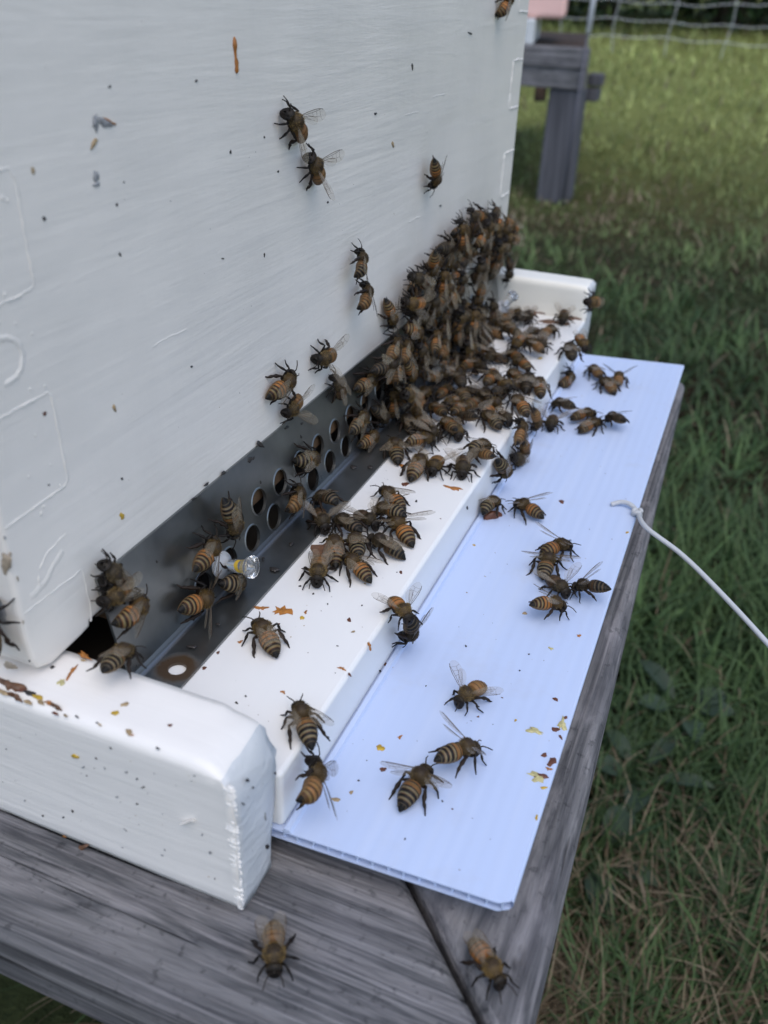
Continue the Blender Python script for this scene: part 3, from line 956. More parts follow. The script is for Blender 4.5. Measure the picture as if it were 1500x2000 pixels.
# ------------------------------------------------------------------ wire fence
fence = tag(empty('wire_fence', (0, 5.9, 0)), 'galvanised wire mesh fence hanging at the far side of the grass', 'fence')
fence.location = (0, 0, 0)
def fz(x, z): return z + 0.055 + 0.012 * math.sin(x * 4.1 + z * 9) + (x + 0.55) * 0.02
for z in (-0.165, -0.075, 0.025, 0.14, 0.27, 0.42, 0.60, 0.80):
    mb = MB()
    mb.tube([(x, 5.9 + 0.008 * math.sin(x * 7 + z * 3), fz(x, z) + 0.006 * math.sin(x * 19)) for x in np.linspace(-2.6, 2.2, 70)], 0.0018, 6)
    mb.build('line_wire', M_wire, fence, smooth=True)
for k in range(-7, 10):
    x = -0.86 + 0.318 * k
    mb = MB()
    mb.tube([(x + 0.012 * math.sin(z * 14 + k) + z * 0.015, 5.897, fz(x, z)) for z in np.linspace(-0.28, 0.80, 24)], 0.0018, 6)
    mb.build('stay_wire', M_wire, fence, smooth=True)

# ------------------------------------------------------------------ shrubs beyond the fence
def shrub_mesh(seed, n=5200):
    r = np.random.RandomState(seed)
    mb_v, mb_f, mb_c = [], [], []
    cl = [(r.uniform(-0.8, 0.8), r.uniform(-0.55, 0.55), r.uniform(0.10, 2.0), r.uniform(0.25, 0.5)) for _ in range(26)]
    for i in range(n):
        c = cl[r.randint(len(cl))]
        d = r.normal(size=3)
        d /= np.linalg.norm(d)
        p = np.array(c[:3]) + d * c[3] * r.uniform(0.5, 1.05)
        if p[2] < 0.0: continue
        a = r.normal(size=3); a /= np.linalg.norm(a)
        b = np.cross(a, r.normal(size=3)); b /= np.linalg.norm(b)
        l, w = r.uniform(0.05, 0.11), r.uniform(0.022, 0.045)
        o = len(mb_v)
        mb_v += [tuple(p), tuple(p + a * l * 0.5 + b * w * 0.5), tuple(p + a * l), tuple(p + a * l * 0.5 - b * w * 0.5)]
        mb_f.append((o, o + 1, o + 2, o + 3))
        g = r.uniform(0.5, 1.3)
        cc = (0.020 * g, 0.042 * g, 0.014 * g) if r.rand() < 0.85 else (0.07 * g, 0.095 * g, 0.03 * g)
        mb_c += [cc] * 4
    m = MB()
    m.v, m.f, m.c, m.m = mb_v, mb_f, mb_c, [0] * len(mb_f)
    return m
shr_src = []
for s in (1, 2, 3):
    root = empty('shrub', (0, 0, 0))
    fo = shrub_mesh(s).build('foliage', M_leaf, root, colours=True)
    mb = MB()
    for k in range(5):
        a = k * 1.3 + s
        mb.tube([(0.05 * math.cos(a), 0.05 * math.sin(a), -0.1), (0.25 * math.cos(a), 0.2 * math.sin(a), 0.7), (0.5 * math.cos(a), 0.4 * math.sin(a), 1.5)], [0.03, 0.022, 0.01], 6)
    st = mb.build('stem', M_bark, root, smooth=True)
    shr_src.append((root, [fo, st]))
spots = [(-2.3, 7.7, 0), (-1.25, 7.5, 1), (-0.35, 7.8, 2), (0.55, 7.55, 0), (1.5, 7.9, 1), (-1.8, 8.6, 2), (-0.8, 8.7, 0), (0.2, 8.7, 1), (1.1, 8.8, 2)]
used = set()
for i, (x, y, s) in enumerate(spots):
    root, ch = shr_src[s]
    if s in used:
        r2 = root.copy()
        COL.objects.link(r2)
        for c in ch:
            c2 = c.copy()
            COL.objects.link(c2)
            c2.parent = r2
        root = r2
    used.add(s)
    root.location = (x, y, float(terrain(x, y)))
    root.rotation_euler = (0, 0, i * 1.9)
    tag(root, 'dark green shrub in the dense hedge beyond the wire fence', 'shrub', 'hedge shrubs beyond the fence')

# ------------------------------------------------------------------ grass
def build_grass():
    r = np.random.RandomState(3)
    N1 = 105000
    d = np.exp(r.uniform(math.log(0.16), math.log(8.2), N1))
    az = R_(1) * r.uniform(-46, 50, N1)
    x = 0.111 + d * np.sin(az)
    y = -0.093 + d * np.cos(az)
    keep = ~((y > 0.42) & (y < 1.6) & (x < -0.28))
    # dry patch around the near left leg
    xl, yl = r.uniform(-0.35, 0.10, 2600), r.uniform(-0.14, 0.06, 2600)
    x = np.concatenate([x[keep], xl]); y = np.concatenate([y[keep], yl]); d = np.hypot(x - 0.111, y + 0.093)
    n = len(x)
    def field(x, y, s, k):
        return (np.sin(x * s + k) * np.cos(y * s * 1.3 + 2 * k) + np.sin((x + y) * s * 0.7 + 3 * k) + 0.6 * np.sin(x * s * 2.3 - y * s * 1.9 + k)) / 2.6
    f1, f2 = field(x, y, 5.0, 0.7), field(x, y, 13.0, 2.1)
    z = terrain(x, y)
    # dryness: straw close to the viewer and in patches
    near_dry = np.clip((0.53 - d) / 0.14, 0, 1) * np.clip(0.9 + 0.4 * f2, 0.35, 1)
    bare = np.exp(-(((x + 0.38) / 0.35) ** 2 + ((y - 2.35) / 0.42) ** 2))
    pd = np.clip(0.05 + 0.48 * near_dry + 0.07 * (f1 > 0.5) + 0.6 * bare + 0.05 * np.clip((d - 2.8) / 2, 0, 1) + 0.16 * (field(x, y, 3.1, 5.2) > 0.6), 0, 0.95)
    left = (x < 0.10) & (y < 0.07)
    pd[(x < 0.12) & (y < 0.25)] = 0.93
    dry = r.rand(n) < pd
    L = r.uniform(0.045, 0.105, n) * np.interp(d, [0.3, 0.9, 1.6, 3.0, 6.0, 8.0], [1.0, 0.9, 0.62, 0.62, 1.0, 1.25]) * (1 - 0.5 * bare) * (0.75 + 0.4 * f2)
    wd = r.uniform(0.0011, 0.0026, n) * (0.85 + 0.62 * d)
    broad = (r.rand(n) < 0.05) & (d < 1.6)
    wd[broad] *= 2.4
    L[dry & (d < 1)] *= r.uniform(0.4, 0.9, (dry & (d < 1)).sum())
    wd[dry & (d < 1)] *= 0.55
    lean = np.where(dry & (d < 1.0), r.uniform(1.05, 1.5, n), np.clip(r.normal(1.08, 0.36, n), 0.05, 1.5))
    curl = r.uniform(0.1, 1.0, n)
    th = r.uniform(0, 2 * math.pi, n)
    lift = np.where(dry & (d < 1), r.uniform(0.0, 0.025, n), 0.0)
    SEG = 4
    ts = np.linspace(0, 1, SEG + 1)
    P = np.zeros((n, SEG + 1, 2, 3))
    cx, cy = np.cos(th), np.sin(th)
    px = np.zeros(n); pz = np.zeros(n)
    tw = r.uniform(-0.5, 0.5, n)
    for k in range(SEG + 1):
        a = np.clip(lean * (0.55 + 0.75 * ts[k] * curl * 1.3), 0, 1.9)
        if k > 0:
            px = px + np.sin(a) * L / SEG
            pz = pz + np.cos(a) * L / SEG
        w = wd * (1 - 0.85 * ts[k] ** 2) * 0.5
        sx, sy = -np.sin(th + tw * ts[k]), np.cos(th + tw * ts[k])
        for s, sg in enumerate((-1, 1)):
            P[:, k, s, 0] = x + cx * px + sx * w * sg
            P[:, k, s, 1] = y + cy * px + sy * w * sg
            P[:, k, s, 2] = z + np.maximum(pz, 0.002) + lift - 0.004 * (k == 0)
    verts = P.reshape(-1, 3)
    base = (np.arange(n) * (SEG + 1) * 2)[:, None, None]
    q = np.array([[2 * k, 2 * k + 1, 2 * k + 3, 2 * k + 2] for k in range(SEG)])[None]
    faces = (base + q).reshape(-1, 4)
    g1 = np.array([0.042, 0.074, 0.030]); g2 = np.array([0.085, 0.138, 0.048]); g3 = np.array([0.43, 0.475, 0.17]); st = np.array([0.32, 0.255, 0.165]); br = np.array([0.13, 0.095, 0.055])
    t = np.clip(0.5 + 0.35 * f2 + r.normal(0, 0.25, n), 0, 1)[:, None]
    c = g1 * (1 - t) + g2 * t
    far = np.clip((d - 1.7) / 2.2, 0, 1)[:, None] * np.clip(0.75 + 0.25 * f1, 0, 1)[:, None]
    c = c * (1 - far) + (g3 * r.uniform(0.75, 1.2, n)[:, None]) * far  # drier yellow far grass; the field's brighter light is in this colour too
    f3 = field(x, y, 2.3 , 4.0) ; f4 = field(x, y, 21.0, 1.3)
    c = c * np.clip(1 + 0.30 * f3 + 0.38 * f4 + r.normal(0, 0.18, n), 0.35, 1.9)[:, None]
    u = r.rand(n)[:, None]
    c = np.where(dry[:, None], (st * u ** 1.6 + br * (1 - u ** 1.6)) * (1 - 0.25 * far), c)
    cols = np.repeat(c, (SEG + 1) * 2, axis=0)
    me = bpy.data.meshes.new('grass')
    me.vertices.add(len(verts))
    me.vertices.foreach_set('co', verts.astype(np.float32).ravel())
    nf = len(faces)
    me.loops.add(nf * 4)
    me.loops.foreach_set('vertex_index', faces.astype(np.int32).ravel())
    me.polygons.add(nf)
    me.polygons.foreach_set('loop_start', np.arange(0, nf * 4, 4, dtype=np.int32))
    me.update(calc_edges=True)
    at = me.color_attributes.new('Col', 'FLOAT_COLOR', 'POINT')
    arr = np.ones((len(verts), 4), dtype=np.float32)
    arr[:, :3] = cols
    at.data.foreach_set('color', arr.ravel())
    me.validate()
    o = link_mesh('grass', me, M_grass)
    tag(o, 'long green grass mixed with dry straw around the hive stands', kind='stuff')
build_grass()

# broad leaved weeds at the foot of the stand
def weed(x, y, seed, label):
    r = random.Random(seed)
    root = tag(empty('broadleaf_weed', (x, y, ZG)), label, 'weed')
    for k in range(r.randint(5, 7)):
        mb = MB()
        a = k * 2.4 + r.uniform(-0.4, 0.4)
        L, wd, el = r.uniform(0.022, 0.042), r.uniform(0.006, 0.010), r.uniform(0.5, 1.1)
        V, F = [], []
        for i in range(9):
            t = i / 8
            e = el * (1 - 0.75 * t)
            rr = 0.012 + L * t
            z = 0.02 + L * math.sin(e) * t
            w = wd * math.sin(math.pi * min(1, t * 0.92 + 0.06)) ** 0.8
            for s, dz in ((-1, 0.003), (0, 0), (1, 0.003)):
                V.append((rr * math.cos(a) - math.sin(a) * w * s, rr * math.sin(a) + math.cos(a) * w * s, z + dz * abs(s)))
        for i in range(8):
            for s in range(2):
                q = i * 3 + s
                F.append((q, q + 1, q + 4, q + 3))
        g = r.uniform(0.8, 1.2)
        mb.add(V, F, (0.034 * g, 0.054 * g, 0.030 * g))
        mb.build('leaf', M_leaf, root, smooth=True, colours=True)
weed(0.128, 0.395, 1, 'low broad leaved weed in the grass right of the mitred wood, the larger one')
weed(0.112, 0.312, 2, 'low broad leaved weed in the straw right of the mitred wood, the nearer one')
weed(0.150, 0.480, 3, 'low broad leaved weed in the grass right of the mitred wood, the farthest one')

# ------------------------------------------------------------------ stains, droppings and propolis
SPOT_N = {'L': (0.0, 0.0, 1.0), 'S': (-0.06, 0.0, 0.998), 'R': (0.0, 0.0, 1.0), 'N': (0.0, -1.0, 0.0), 'F': (1.0, 0.0, 0.0), 'M': (0.985, -0.0, 0.174), 'B': (0.0, 0.0, 1.0), 'X': (1.0, 0.0, 0.0), 'E': (1.0, 0.0, 0.0), 'H': (0.0, -1.0, 0.0)}
SPOTS = [
('L','o',(17.73,64.15,-16.33),(1.19,0.55,0.0),(0.37,-0.66,0.0)),
('L','y',(29.06,64.92,-16.33),(0.47,0.22,0.0),(0.38,-0.75,0.0)),
('L','o',(28.84,67.38,-16.33),(0.36,0.16,0.0),(0.29,-0.57,0.0)),
('L','r',(40.24,69.14,-16.33),(0.53,0.24,0.0),(0.31,-0.68,0.0)),
('L','o',(48.97,61.87,-16.33),(0.66,-1.16,0.0),(-0.31,-0.26,0.0)),
('L','o',(46.27,51.62,-16.33),(0.77,-0.06,0.0),(0.1,-0.51,0.0)),
('L','r',(48.79,50.41,-16.33),(0.53,-0.52,0.0),(-0.13,-0.28,0.0)),
('L','r',(16.93,38.48,-16.33),(0.49,0.22,0.0),(0.3,-0.48,0.0)),
('L','r',(16.96,44.54,-16.33),(0.33,0.15,0.0),(0.29,-0.48,0.0)),
('L','o',(19.69,50.19,-16.33),(0.45,0.21,0.0),(0.27,-0.47,0.0)),
('L','r',(24.84,60.24,-16.33),(0.35,0.16,0.0),(0.17,-0.33,0.0)),
('L','o',(37.45,38.83,-16.33),(0.37,0.17,0.0),(0.27,-0.52,0.0)),
('L','d',(29.66,31.5,-16.33),(0.44,-0.02,0.0),(0.09,-0.31,0.0)),
('L','r',(27.68,141.06,-16.33),(0.97,0.47,0.0),(0.47,-1.23,0.0)),
('L','o',(42.8,145.34,-16.33),(2.61,-0.46,0.0),(0.18,-1.07,0.0)),
('L','o',(21.59,152.55,-16.33),(1.41,0.12,0.0),(0.33,-1.11,0.0)),
('L','d',(34.76,132.48,-16.33),(0.36,0.17,0.0),(0.22,-0.59,0.0)),
('L','r',(44.5,94.29,-16.33),(0.38,0.18,0.0),(0.27,-0.68,0.0)),
('L','t',(43.1,65.26,-16.33),(0.28,0.4,0.0),(0.24,-0.32,0.0)),
('L','d',(41.83,58.61,-16.33),(0.28,0.13,0.0),(0.08,-0.17,0.0)),
('L','d',(30.45,34.2,-16.33),(0.21,0.09,0.0),(0.17,-0.29,0.0)),
('L','d',(22.4,76.91,-16.33),(0.43,0.2,0.0),(0.15,-0.29,0.0)),
('L','d',(27.13,75.31,-16.33),(0.24,0.11,0.0),(0.2,-0.41,0.0)),
('L','d',(32.46,72.86,-16.33),(0.18,0.08,0.0),(0.14,-0.3,0.0)),
('L','y',(40.53,272.22,-16.33),(0.87,1.05,0.0),(0.27,-0.87,0.0)),
('L','p',(34.73,322.47,-16.33),(5.78,1.61,0.0),(0.61,-2.95,0.0)),
('L','p',(42.01,333.17,-16.33),(5.47,0.25,0.0),(0.4,-2.42,0.0)),
('L','p',(23.06,333.71,-16.33),(4.94,1.07,0.0),(1.04,-4.76,0.0)),
('S','y',(58.96,45.79,-31.41),(0.9,0.34,0.05),(0.38,-0.91,0.02)),
('S','r',(62.07,39.78,-31.23),(0.49,0.53,0.03),(0.44,-0.58,0.03)),
('S','o',(61.94,50.69,-31.23),(0.45,0.17,0.03),(0.2,-0.5,0.01)),
('S','t',(58.1,30.97,-31.46),(0.42,0.16,0.03),(0.21,-0.48,0.01)),
('S','t',(55.79,27.89,-31.6),(1.05,0.05,0.06),(0.11,-0.49,0.01)),
('S','r',(93.32,76.81,-29.36),(0.62,-0.27,0.04),(-0.08,-0.64,-0.0)),
('S','l',(91.14,64.07,-29.49),(2.28,-0.2,0.14),(0.02,-0.72,0.0)),
('S','l',(96.77,68.64,-29.15),(0.3,2.07,0.02),(0.84,-0.35,0.05)),
('S','r',(95.67,66.36,-29.22),(0.79,0.3,0.05),(0.19,-0.83,0.01)),
('S','r',(96.97,71.17,-29.14),(0.52,0.2,0.03),(0.12,-0.55,0.01)),
('S','r',(97.36,64.27,-29.12),(0.44,-0.61,0.03),(-0.2,-0.3,-0.01)),
('S','r',(95.1,57.23,-29.25),(0.69,-0.09,0.04),(-0.01,-0.68,-0.0)),
('S','r',(97.21,55.83,-29.13),(0.24,1.56,0.01),(0.78,-0.29,0.05)),
('S','o',(97.05,53.42,-29.14),(0.55,-0.2,0.03),(-0.07,-0.46,-0.0)),
('S','r',(95.73,50.61,-29.22),(1.55,0.2,0.09),(0.1,-0.97,0.01)),
('S','l',(95.27,50.11,-29.24),(1.88,0.25,0.11),(0.13,-1.17,0.01)),
('S','y',(97.28,47.52,-29.12),(0.63,0.24,0.04),(0.1,-0.43,0.01)),
('S','y',(97.77,38.87,-29.09),(-0.03,0.84,-0.0),(0.25,0.01,0.02)),
('S','l',(87.74,96.12,-29.69),(0.51,0.19,0.03),(0.14,-0.6,0.01)),
('S','y',(86.0,66.02,-29.8),(0.29,0.11,0.02),(0.11,-0.43,0.01)),
('S','d',(82.83,91.72,-29.99),(0.25,0.1,0.02),(0.07,-0.29,0.0)),
('S','d',(77.65,35.88,-30.3),(0.21,0.08,0.01),(0.09,-0.27,0.01)),
('S','d',(73.69,23.51,-30.53),(0.2,0.08,0.01),(0.09,-0.24,0.01)),
('S','r',(48.81,74.3,-32.02),(0.46,0.56,0.03),(0.41,-0.58,0.02)),
('S','t',(50.59,73.86,-31.91),(0.31,0.12,0.02),(0.19,-0.48,0.01)),
('S','r',(72.94,177.27,-30.58),(0.83,0.3,0.05),(0.28,-1.26,0.02)),
('S','y',(52.94,139.34,-31.77),(0.46,0.17,0.03),(0.17,-0.54,0.01)),
('S','y',(97.33,164.16,-29.12),(0.54,0.2,0.03),(0.09,-0.57,0.01)),
('S','t',(77.24,109.21,-30.32),(0.54,0.2,0.03),(0.19,-0.76,0.01)),
('S','o',(93.66,104.3,-29.34),(0.39,0.15,0.02),(0.14,-0.68,0.01)),
('S','d',(49.13,55.39,-32.0),(0.3,0.11,0.02),(0.13,-0.29,0.01)),
('S','d',(66.12,89.12,-30.99),(0.26,0.1,0.02),(0.13,-0.42,0.01)),
('S','d',(61.54,70.04,-31.26),(0.18,0.07,0.01),(0.1,-0.28,0.01)),
('S','d',(82.13,51.05,-30.03),(0.28,-0.17,0.02),(-0.06,-0.25,-0.0)),
('S','d',(82.24,84.33,-30.02),(0.19,0.07,0.01),(0.08,-0.3,0.0)),
('R','t',(-4.02,0.59,-0.0),(1.8,-0.01,0.0),(0.3,-0.54,0.0)),
('R','p',(-0.75,0.48,0.0),(1.57,-0.06,0.0),(0.23,-0.47,0.0)),
('R','t',(2.48,0.36,0.0),(1.19,-0.05,0.0),(0.2,-0.41,0.0)),
('R','r',(9.27,0.04,0.0),(0.94,-0.07,0.0),(0.12,-0.28,-0.0)),
('R','t',(11.4,0.39,0.0),(0.58,-0.04,0.0),(0.12,-0.29,-0.0)),
('R','y',(19.53,4.81,0.0),(0.62,0.28,0.0),(0.42,-0.56,0.0)),
('R','t',(19.77,7.54,0.0),(0.36,0.69,-0.0),(0.46,-0.35,-0.0)),
('R','r',(30.92,6.34,0.0),(0.35,0.16,0.0),(0.24,-0.36,0.0)),
('R','t',(24.94,1.76,0.0),(0.61,0.27,0.0),(0.44,-0.61,0.0)),
('R','o',(25.94,1.34,0.0),(0.26,0.12,0.0),(0.12,-0.16,0.0)),
('R','o',(4.37,10.83,0.0),(-0.23,1.61,-0.0),(0.53,-0.19,0.0)),
('R','l',(4.52,7.55,0.0),(0.06,0.99,0.0),(0.61,-0.29,0.0)),
('R','o',(3.44,16.0,0.0),(1.69,-0.21,-0.0),(0.21,-0.53,-0.0)),
('R','t',(4.19,14.74,0.0),(0.47,0.22,0.0),(0.26,-0.32,0.0)),
('R','p',(-3.73,2.66,-0.0),(2.65,-0.02,0.0),(0.59,-1.08,0.0)),
('R','r',(-1.37,2.59,0.0),(1.44,-0.01,0.0),(0.31,-0.59,0.0)),
('R','d',(0.97,2.52,0.0),(1.17,0.22,0.0),(0.46,-0.66,0.0)),
('R','y',(3.2,2.26,0.0),(1.35,-0.12,-0.0),(0.22,-0.53,0.0)),
('R','o',(6.15,1.86,0.0),(0.97,-0.09,-0.0),(0.16,-0.38,0.0)),
('R','p',(8.33,1.45,0.0),(1.2,-0.11,0.0),(0.14,-0.35,0.0)),
('R','t',(4.71,1.37,0.0),(0.97,-0.09,0.0),(0.2,-0.47,0.0)),
('R','d',(13.51,1.05,0.0),(0.48,-0.08,0.0),(0.07,-0.23,-0.0)),
('R','d',(18.06,1.3,0.0),(0.35,-0.06,0.0),(0.04,-0.17,0.0)),
('R','t',(18.84,1.06,0.0),(0.47,-0.08,0.0),(0.06,-0.23,0.0)),
('R','d',(32.2,0.48,0.0),(0.43,-0.04,0.0),(0.07,-0.27,0.0)),
('N','y',(12.17,0.0,-10.13),(0.95,0.0,0.22),(-0.19,0.0,-0.6)),
('N','p',(9.19,0.0,-38.63),(0.95,0.0,0.49),(-0.16,0.0,-0.95)),
('N','o',(9.32,0.0,-40.23),(0.66,0.0,0.34),(-0.07,0.0,-0.41)),
('N','g',(24.38,0.0,-9.15),(0.29,0.0,-0.08),(-0.17,0.0,-0.33)),
('N','d',(26.74,0.0,-9.91),(0.24,0.0,-0.06),(-0.14,0.0,-0.27)),
('N','d',(27.92,0.0,-11.63),(0.44,0.0,0.33),(0.02,-0.0,-0.18)),
('N','g',(21.01,0.0,-17.55),(0.39,0.0,0.18),(-0.04,0.0,-0.28)),
('N','d',(8.34,0.0,-27.77),(0.13,0.0,-0.34),(-0.29,0.0,-0.3)),
('N','d',(5.35,0.0,-31.1),(0.29,0.0,0.14),(-0.07,0.0,-0.35)),
('N','d',(25.75,0.0,-17.38),(0.26,0.0,0.12),(-0.04,0.0,-0.31)),
('N','g',(-4.7,0.0,-30.62),(0.31,0.0,0.14),(-0.06,0.0,-0.29)),
('N','d',(-0.51,0.0,-33.45),(0.3,0.0,0.15),(-0.07,0.0,-0.36)),
('N','g',(41.89,0.0,-23.53),(0.36,-0.0,0.19),(-0.03,0.0,-0.43)),
('N','o',(4.39,0.0,-37.58),(0.45,0.0,0.23),(-0.06,0.0,-0.33)),
('N','g',(30.08,0.0,-30.44),(0.35,0.0,0.02),(-0.07,0.0,-0.22)),
('N','g',(13.74,0.0,-12.43),(0.54,0.0,0.43),(0.02,0.0,-0.15)),
('N','d',(17.46,0.0,-8.41),(0.16,0.0,-0.2),(-0.17,0.0,-0.21)),
('N','g',(19.2,0.0,-10.31),(0.13,0.0,-0.31),(-0.15,0.0,-0.15)),
('N','d',(40.14,0.0,-3.09),(0.23,0.0,0.1),(-0.02,0.0,-0.19)),
('N','d',(42.35,0.0,-31.17),(0.1,0.0,-0.22),(-0.11,0.0,-0.14)),
('N','d',(12.94,0.0,-37.7),(0.29,0.0,0.15),(-0.06,0.0,-0.36)),
('N','g',(40.42,0.0,-19.06),(0.24,-0.0,0.12),(-0.03,0.0,-0.31)),
('N','g',(21.64,0.0,-26.9),(0.44,0.0,-0.28),(-0.08,0.0,-0.13)),
('F','d',(0.0,10.39,0.14),(0.0,0.65,-0.52),(0.0,-0.11,-0.46)),
('F','d',(0.0,4.98,6.0),(-0.0,0.3,-0.23),(-0.0,-0.05,-0.22)),
('F','w',(0.0,6.12,30.53),(0.0,0.07,-0.52),(0.0,-0.26,0.07)),
('F','w',(0.0,6.5,24.78),(0.0,0.02,-0.52),(0.0,-0.27,0.1)),
('F','g',(0.0,5.69,34.34),(0.0,0.06,-0.45),(0.0,-0.23,0.06)),
('F','w',(0.0,5.58,15.2),(0.0,-0.02,-0.47),(0.0,-0.19,0.1)),
('F','d',(0.0,78.21,103.7),(0.0,0.48,-0.03),(0.0,-0.03,-0.24)),
('F','d',(0.0,90.16,88.43),(0.0,0.09,-0.39),(0.0,-0.46,0.02)),
('F','d',(0.0,50.07,104.68),(0.0,0.43,-0.03),(0.0,-0.04,-0.2)),
('F','t',(0.0,27.61,93.74),(0.0,0.16,-0.55),(0.0,-0.41,-0.04)),
('F','d',(0.0,28.42,85.84),(0.0,0.43,-0.28),(0.0,-0.28,-0.21)),
('F','d',(0.0,48.16,84.55),(0.0,0.12,-0.33),(0.0,-0.31,-0.01)),
('F','d',(0.0,47.31,75.4),(0.0,0.16,-0.45),(0.0,-0.27,0.0)),
('F','d',(0.0,84.25,65.94),(0.0,0.55,-0.13),(0.0,-0.02,-0.17)),
('F','d',(0.0,103.81,62.24),(0.0,-0.04,-0.57),(0.0,-0.29,0.07)),
('F','d',(0.0,112.31,80.98),(0.0,0.54,-0.08),(0.0,-0.01,-0.24)),
('F','d',(0.0,204.63,99.34),(0.0,0.15,-1.05),(0.0,-0.59,0.03)),
('F','d',(0.0,264.63,107.13),(0.0,2.33,-0.4),(0.0,-0.56,-0.28)),
('F','t',(0.0,189.93,77.71),(-0.0,0.33,-0.96),(-0.0,-0.94,0.09)),
('F','t',(0.0,39.69,46.01),(0.0,0.05,-0.86),(-0.0,-0.47,0.13)),
('F','y',(0.0,37.46,21.41),(0.0,-0.15,-0.76),(0.0,-0.74,0.4)),
('F','r',(-0.0,20.57,52.63),(0.0,0.5,-0.21),(0.0,-0.09,-0.37)),
('F','g',(0.0,44.89,99.21),(0.0,-0.3,-1.4),(0.0,-0.71,0.07)),
('F','g',(0.0,47.58,98.93),(0.0,2.03,-0.55),(0.0,-0.44,-0.63)),
('F','o',(0.0,49.05,98.94),(-0.0,1.18,-0.55),(0.0,-0.26,-0.2)),
('F','t',(0.0,43.77,95.94),(0.0,0.77,0.87),(0.0,0.52,-0.19)),
('F','g',(0.0,43.17,90.38),(-0.0,-0.24,-1.11),(0.0,-0.73,0.11)),
('F','g',(0.0,43.04,89.07),(0.0,0.99,-0.16),(0.0,-0.09,-0.42)),
('F','d',(0.0,68.09,44.93),(0.0,0.51,-0.18),(0.0,-0.03,-0.24)),
('F','d',(0.0,39.1,29.83),(0.0,0.4,-0.2),(0.0,-0.06,-0.28)),
('F','d',(0.0,174.65,88.26),(-0.0,1.01,-0.1),(-0.0,0.03,-0.36)),
('F','d',(0.0,105.88,89.7),(0.0,0.19,-0.29),(0.0,-0.35,-0.02)),
('F','d',(-0.0,18.37,38.81),(0.0,0.25,-0.13),(0.0,-0.05,-0.2)),
('F','d',(0.0,141.19,68.44),(0.0,0.68,-0.12),(0.0,0.0,-0.28)),
('F','d',(-0.0,242.57,49.04),(0.0,1.26,-0.23),(0.0,0.08,-0.4)),
('M','d',(0.59,96.66,12.13),(0.22,1.5,-1.26),(0.05,-0.8,-0.28)),
('M','d',(0.89,90.33,10.42),(-0.1,0.9,0.58),(0.09,0.71,-0.5)),
('M','d',(0.52,77.45,12.54),(0.01,1.21,-0.07),(0.08,0.24,-0.47)),
('M','d',(0.41,69.63,13.14),(-0.03,0.99,0.17),(0.06,0.29,-0.36)),
('M','d',(0.58,63.64,12.17),(0.01,1.1,-0.07),(0.06,0.17,-0.36)),
('M','d',(2.31,93.08,2.4),(0.08,-0.03,-0.45),(-0.03,-0.45,0.17)),
('M','d',(1.23,120.49,8.52),(0.05,0.73,-0.3),(0.06,-0.13,-0.35)),
('M','d',(1.85,118.8,4.98),(0.1,-0.01,-0.56),(-0.03,-0.52,0.17)),
('M','d',(0.96,92.14,10.05),(-0.04,0.65,0.23),(0.04,0.29,-0.25)),
('M','d',(1.79,45.03,5.33),(0.08,-0.06,-0.44),(-0.02,-0.29,0.13)),
('M','d',(0.83,111.85,10.79),(0.03,1.32,-0.15),(0.08,0.23,-0.44)),
('B','d',(13.33,79.52,-15.33),(1.13,0.53,0.0),(0.52,-0.96,0.0)),
('B','d',(8.06,82.79,-15.33),(0.38,0.18,0.0),(0.37,-0.66,0.0)),
('B','d',(12.03,52.74,-15.33),(0.51,0.24,0.0),(0.29,-0.47,0.0)),
('B','d',(11.61,92.75,-15.33),(0.66,0.31,0.0),(0.43,-0.82,0.0)),
('B','d',(8.7,142.63,-15.33),(0.91,0.44,0.0),(0.52,-1.17,0.0)),
('B','d',(13.73,145.06,-15.33),(0.76,0.37,0.0),(0.42,-0.99,0.0)),
('B','d',(10.93,42.75,-15.33),(0.99,0.45,0.0),(0.37,-0.58,0.0)),
('B','d',(9.41,125.19,-15.33),(0.58,0.28,0.0),(0.33,-0.7,0.0)),
('X','d',(48.35,10.28,-30.38),(0.0,0.91,-1.05),(0.0,-0.04,-0.59)),
('X','g',(48.35,10.11,-21.21),(0.0,0.05,-1.18),(0.0,-0.44,0.45)),
('X','d',(48.35,4.66,-5.31),(0.0,0.7,-0.7),(0.0,-0.04,-0.4)),
('X','d',(48.35,14.87,-13.62),(0.0,0.09,-0.59),(0.0,-0.35,0.3)),
('X','d',(48.35,6.43,-9.05),(0.0,0.36,-0.37),(0.0,-0.02,-0.26)),
('X','d',(48.35,2.74,-9.64),(0.0,0.37,-0.66),(0.0,-0.21,0.04)),
('E','d',(48.57,142.46,-20.58),(0.0,0.68,-1.12),(0.0,-0.73,0.35)),
('E','g',(48.57,142.24,-34.11),(0.0,2.6,-0.45),(0.0,1.88,-1.56)),
('E','d',(48.57,70.59,-31.27),(0.0,0.75,-0.6),(0.0,0.03,-0.37)),
('E','d',(48.57,38.93,-25.9),(0.0,0.68,-0.63),(0.0,0.0,-0.4)),
('H','w',(-0.52,5.23,28.89),(-0.13,0.0,-2.29),(-1.31,0.0,-0.58)),
('H','w',(-5.7,5.23,2.58),(1.98,0.0,0.37),(-0.35,0.0,-0.92)),
('H','g',(-4.88,5.23,15.72),(-0.17,-0.0,-2.51),(-1.67,0.0,-0.8))]

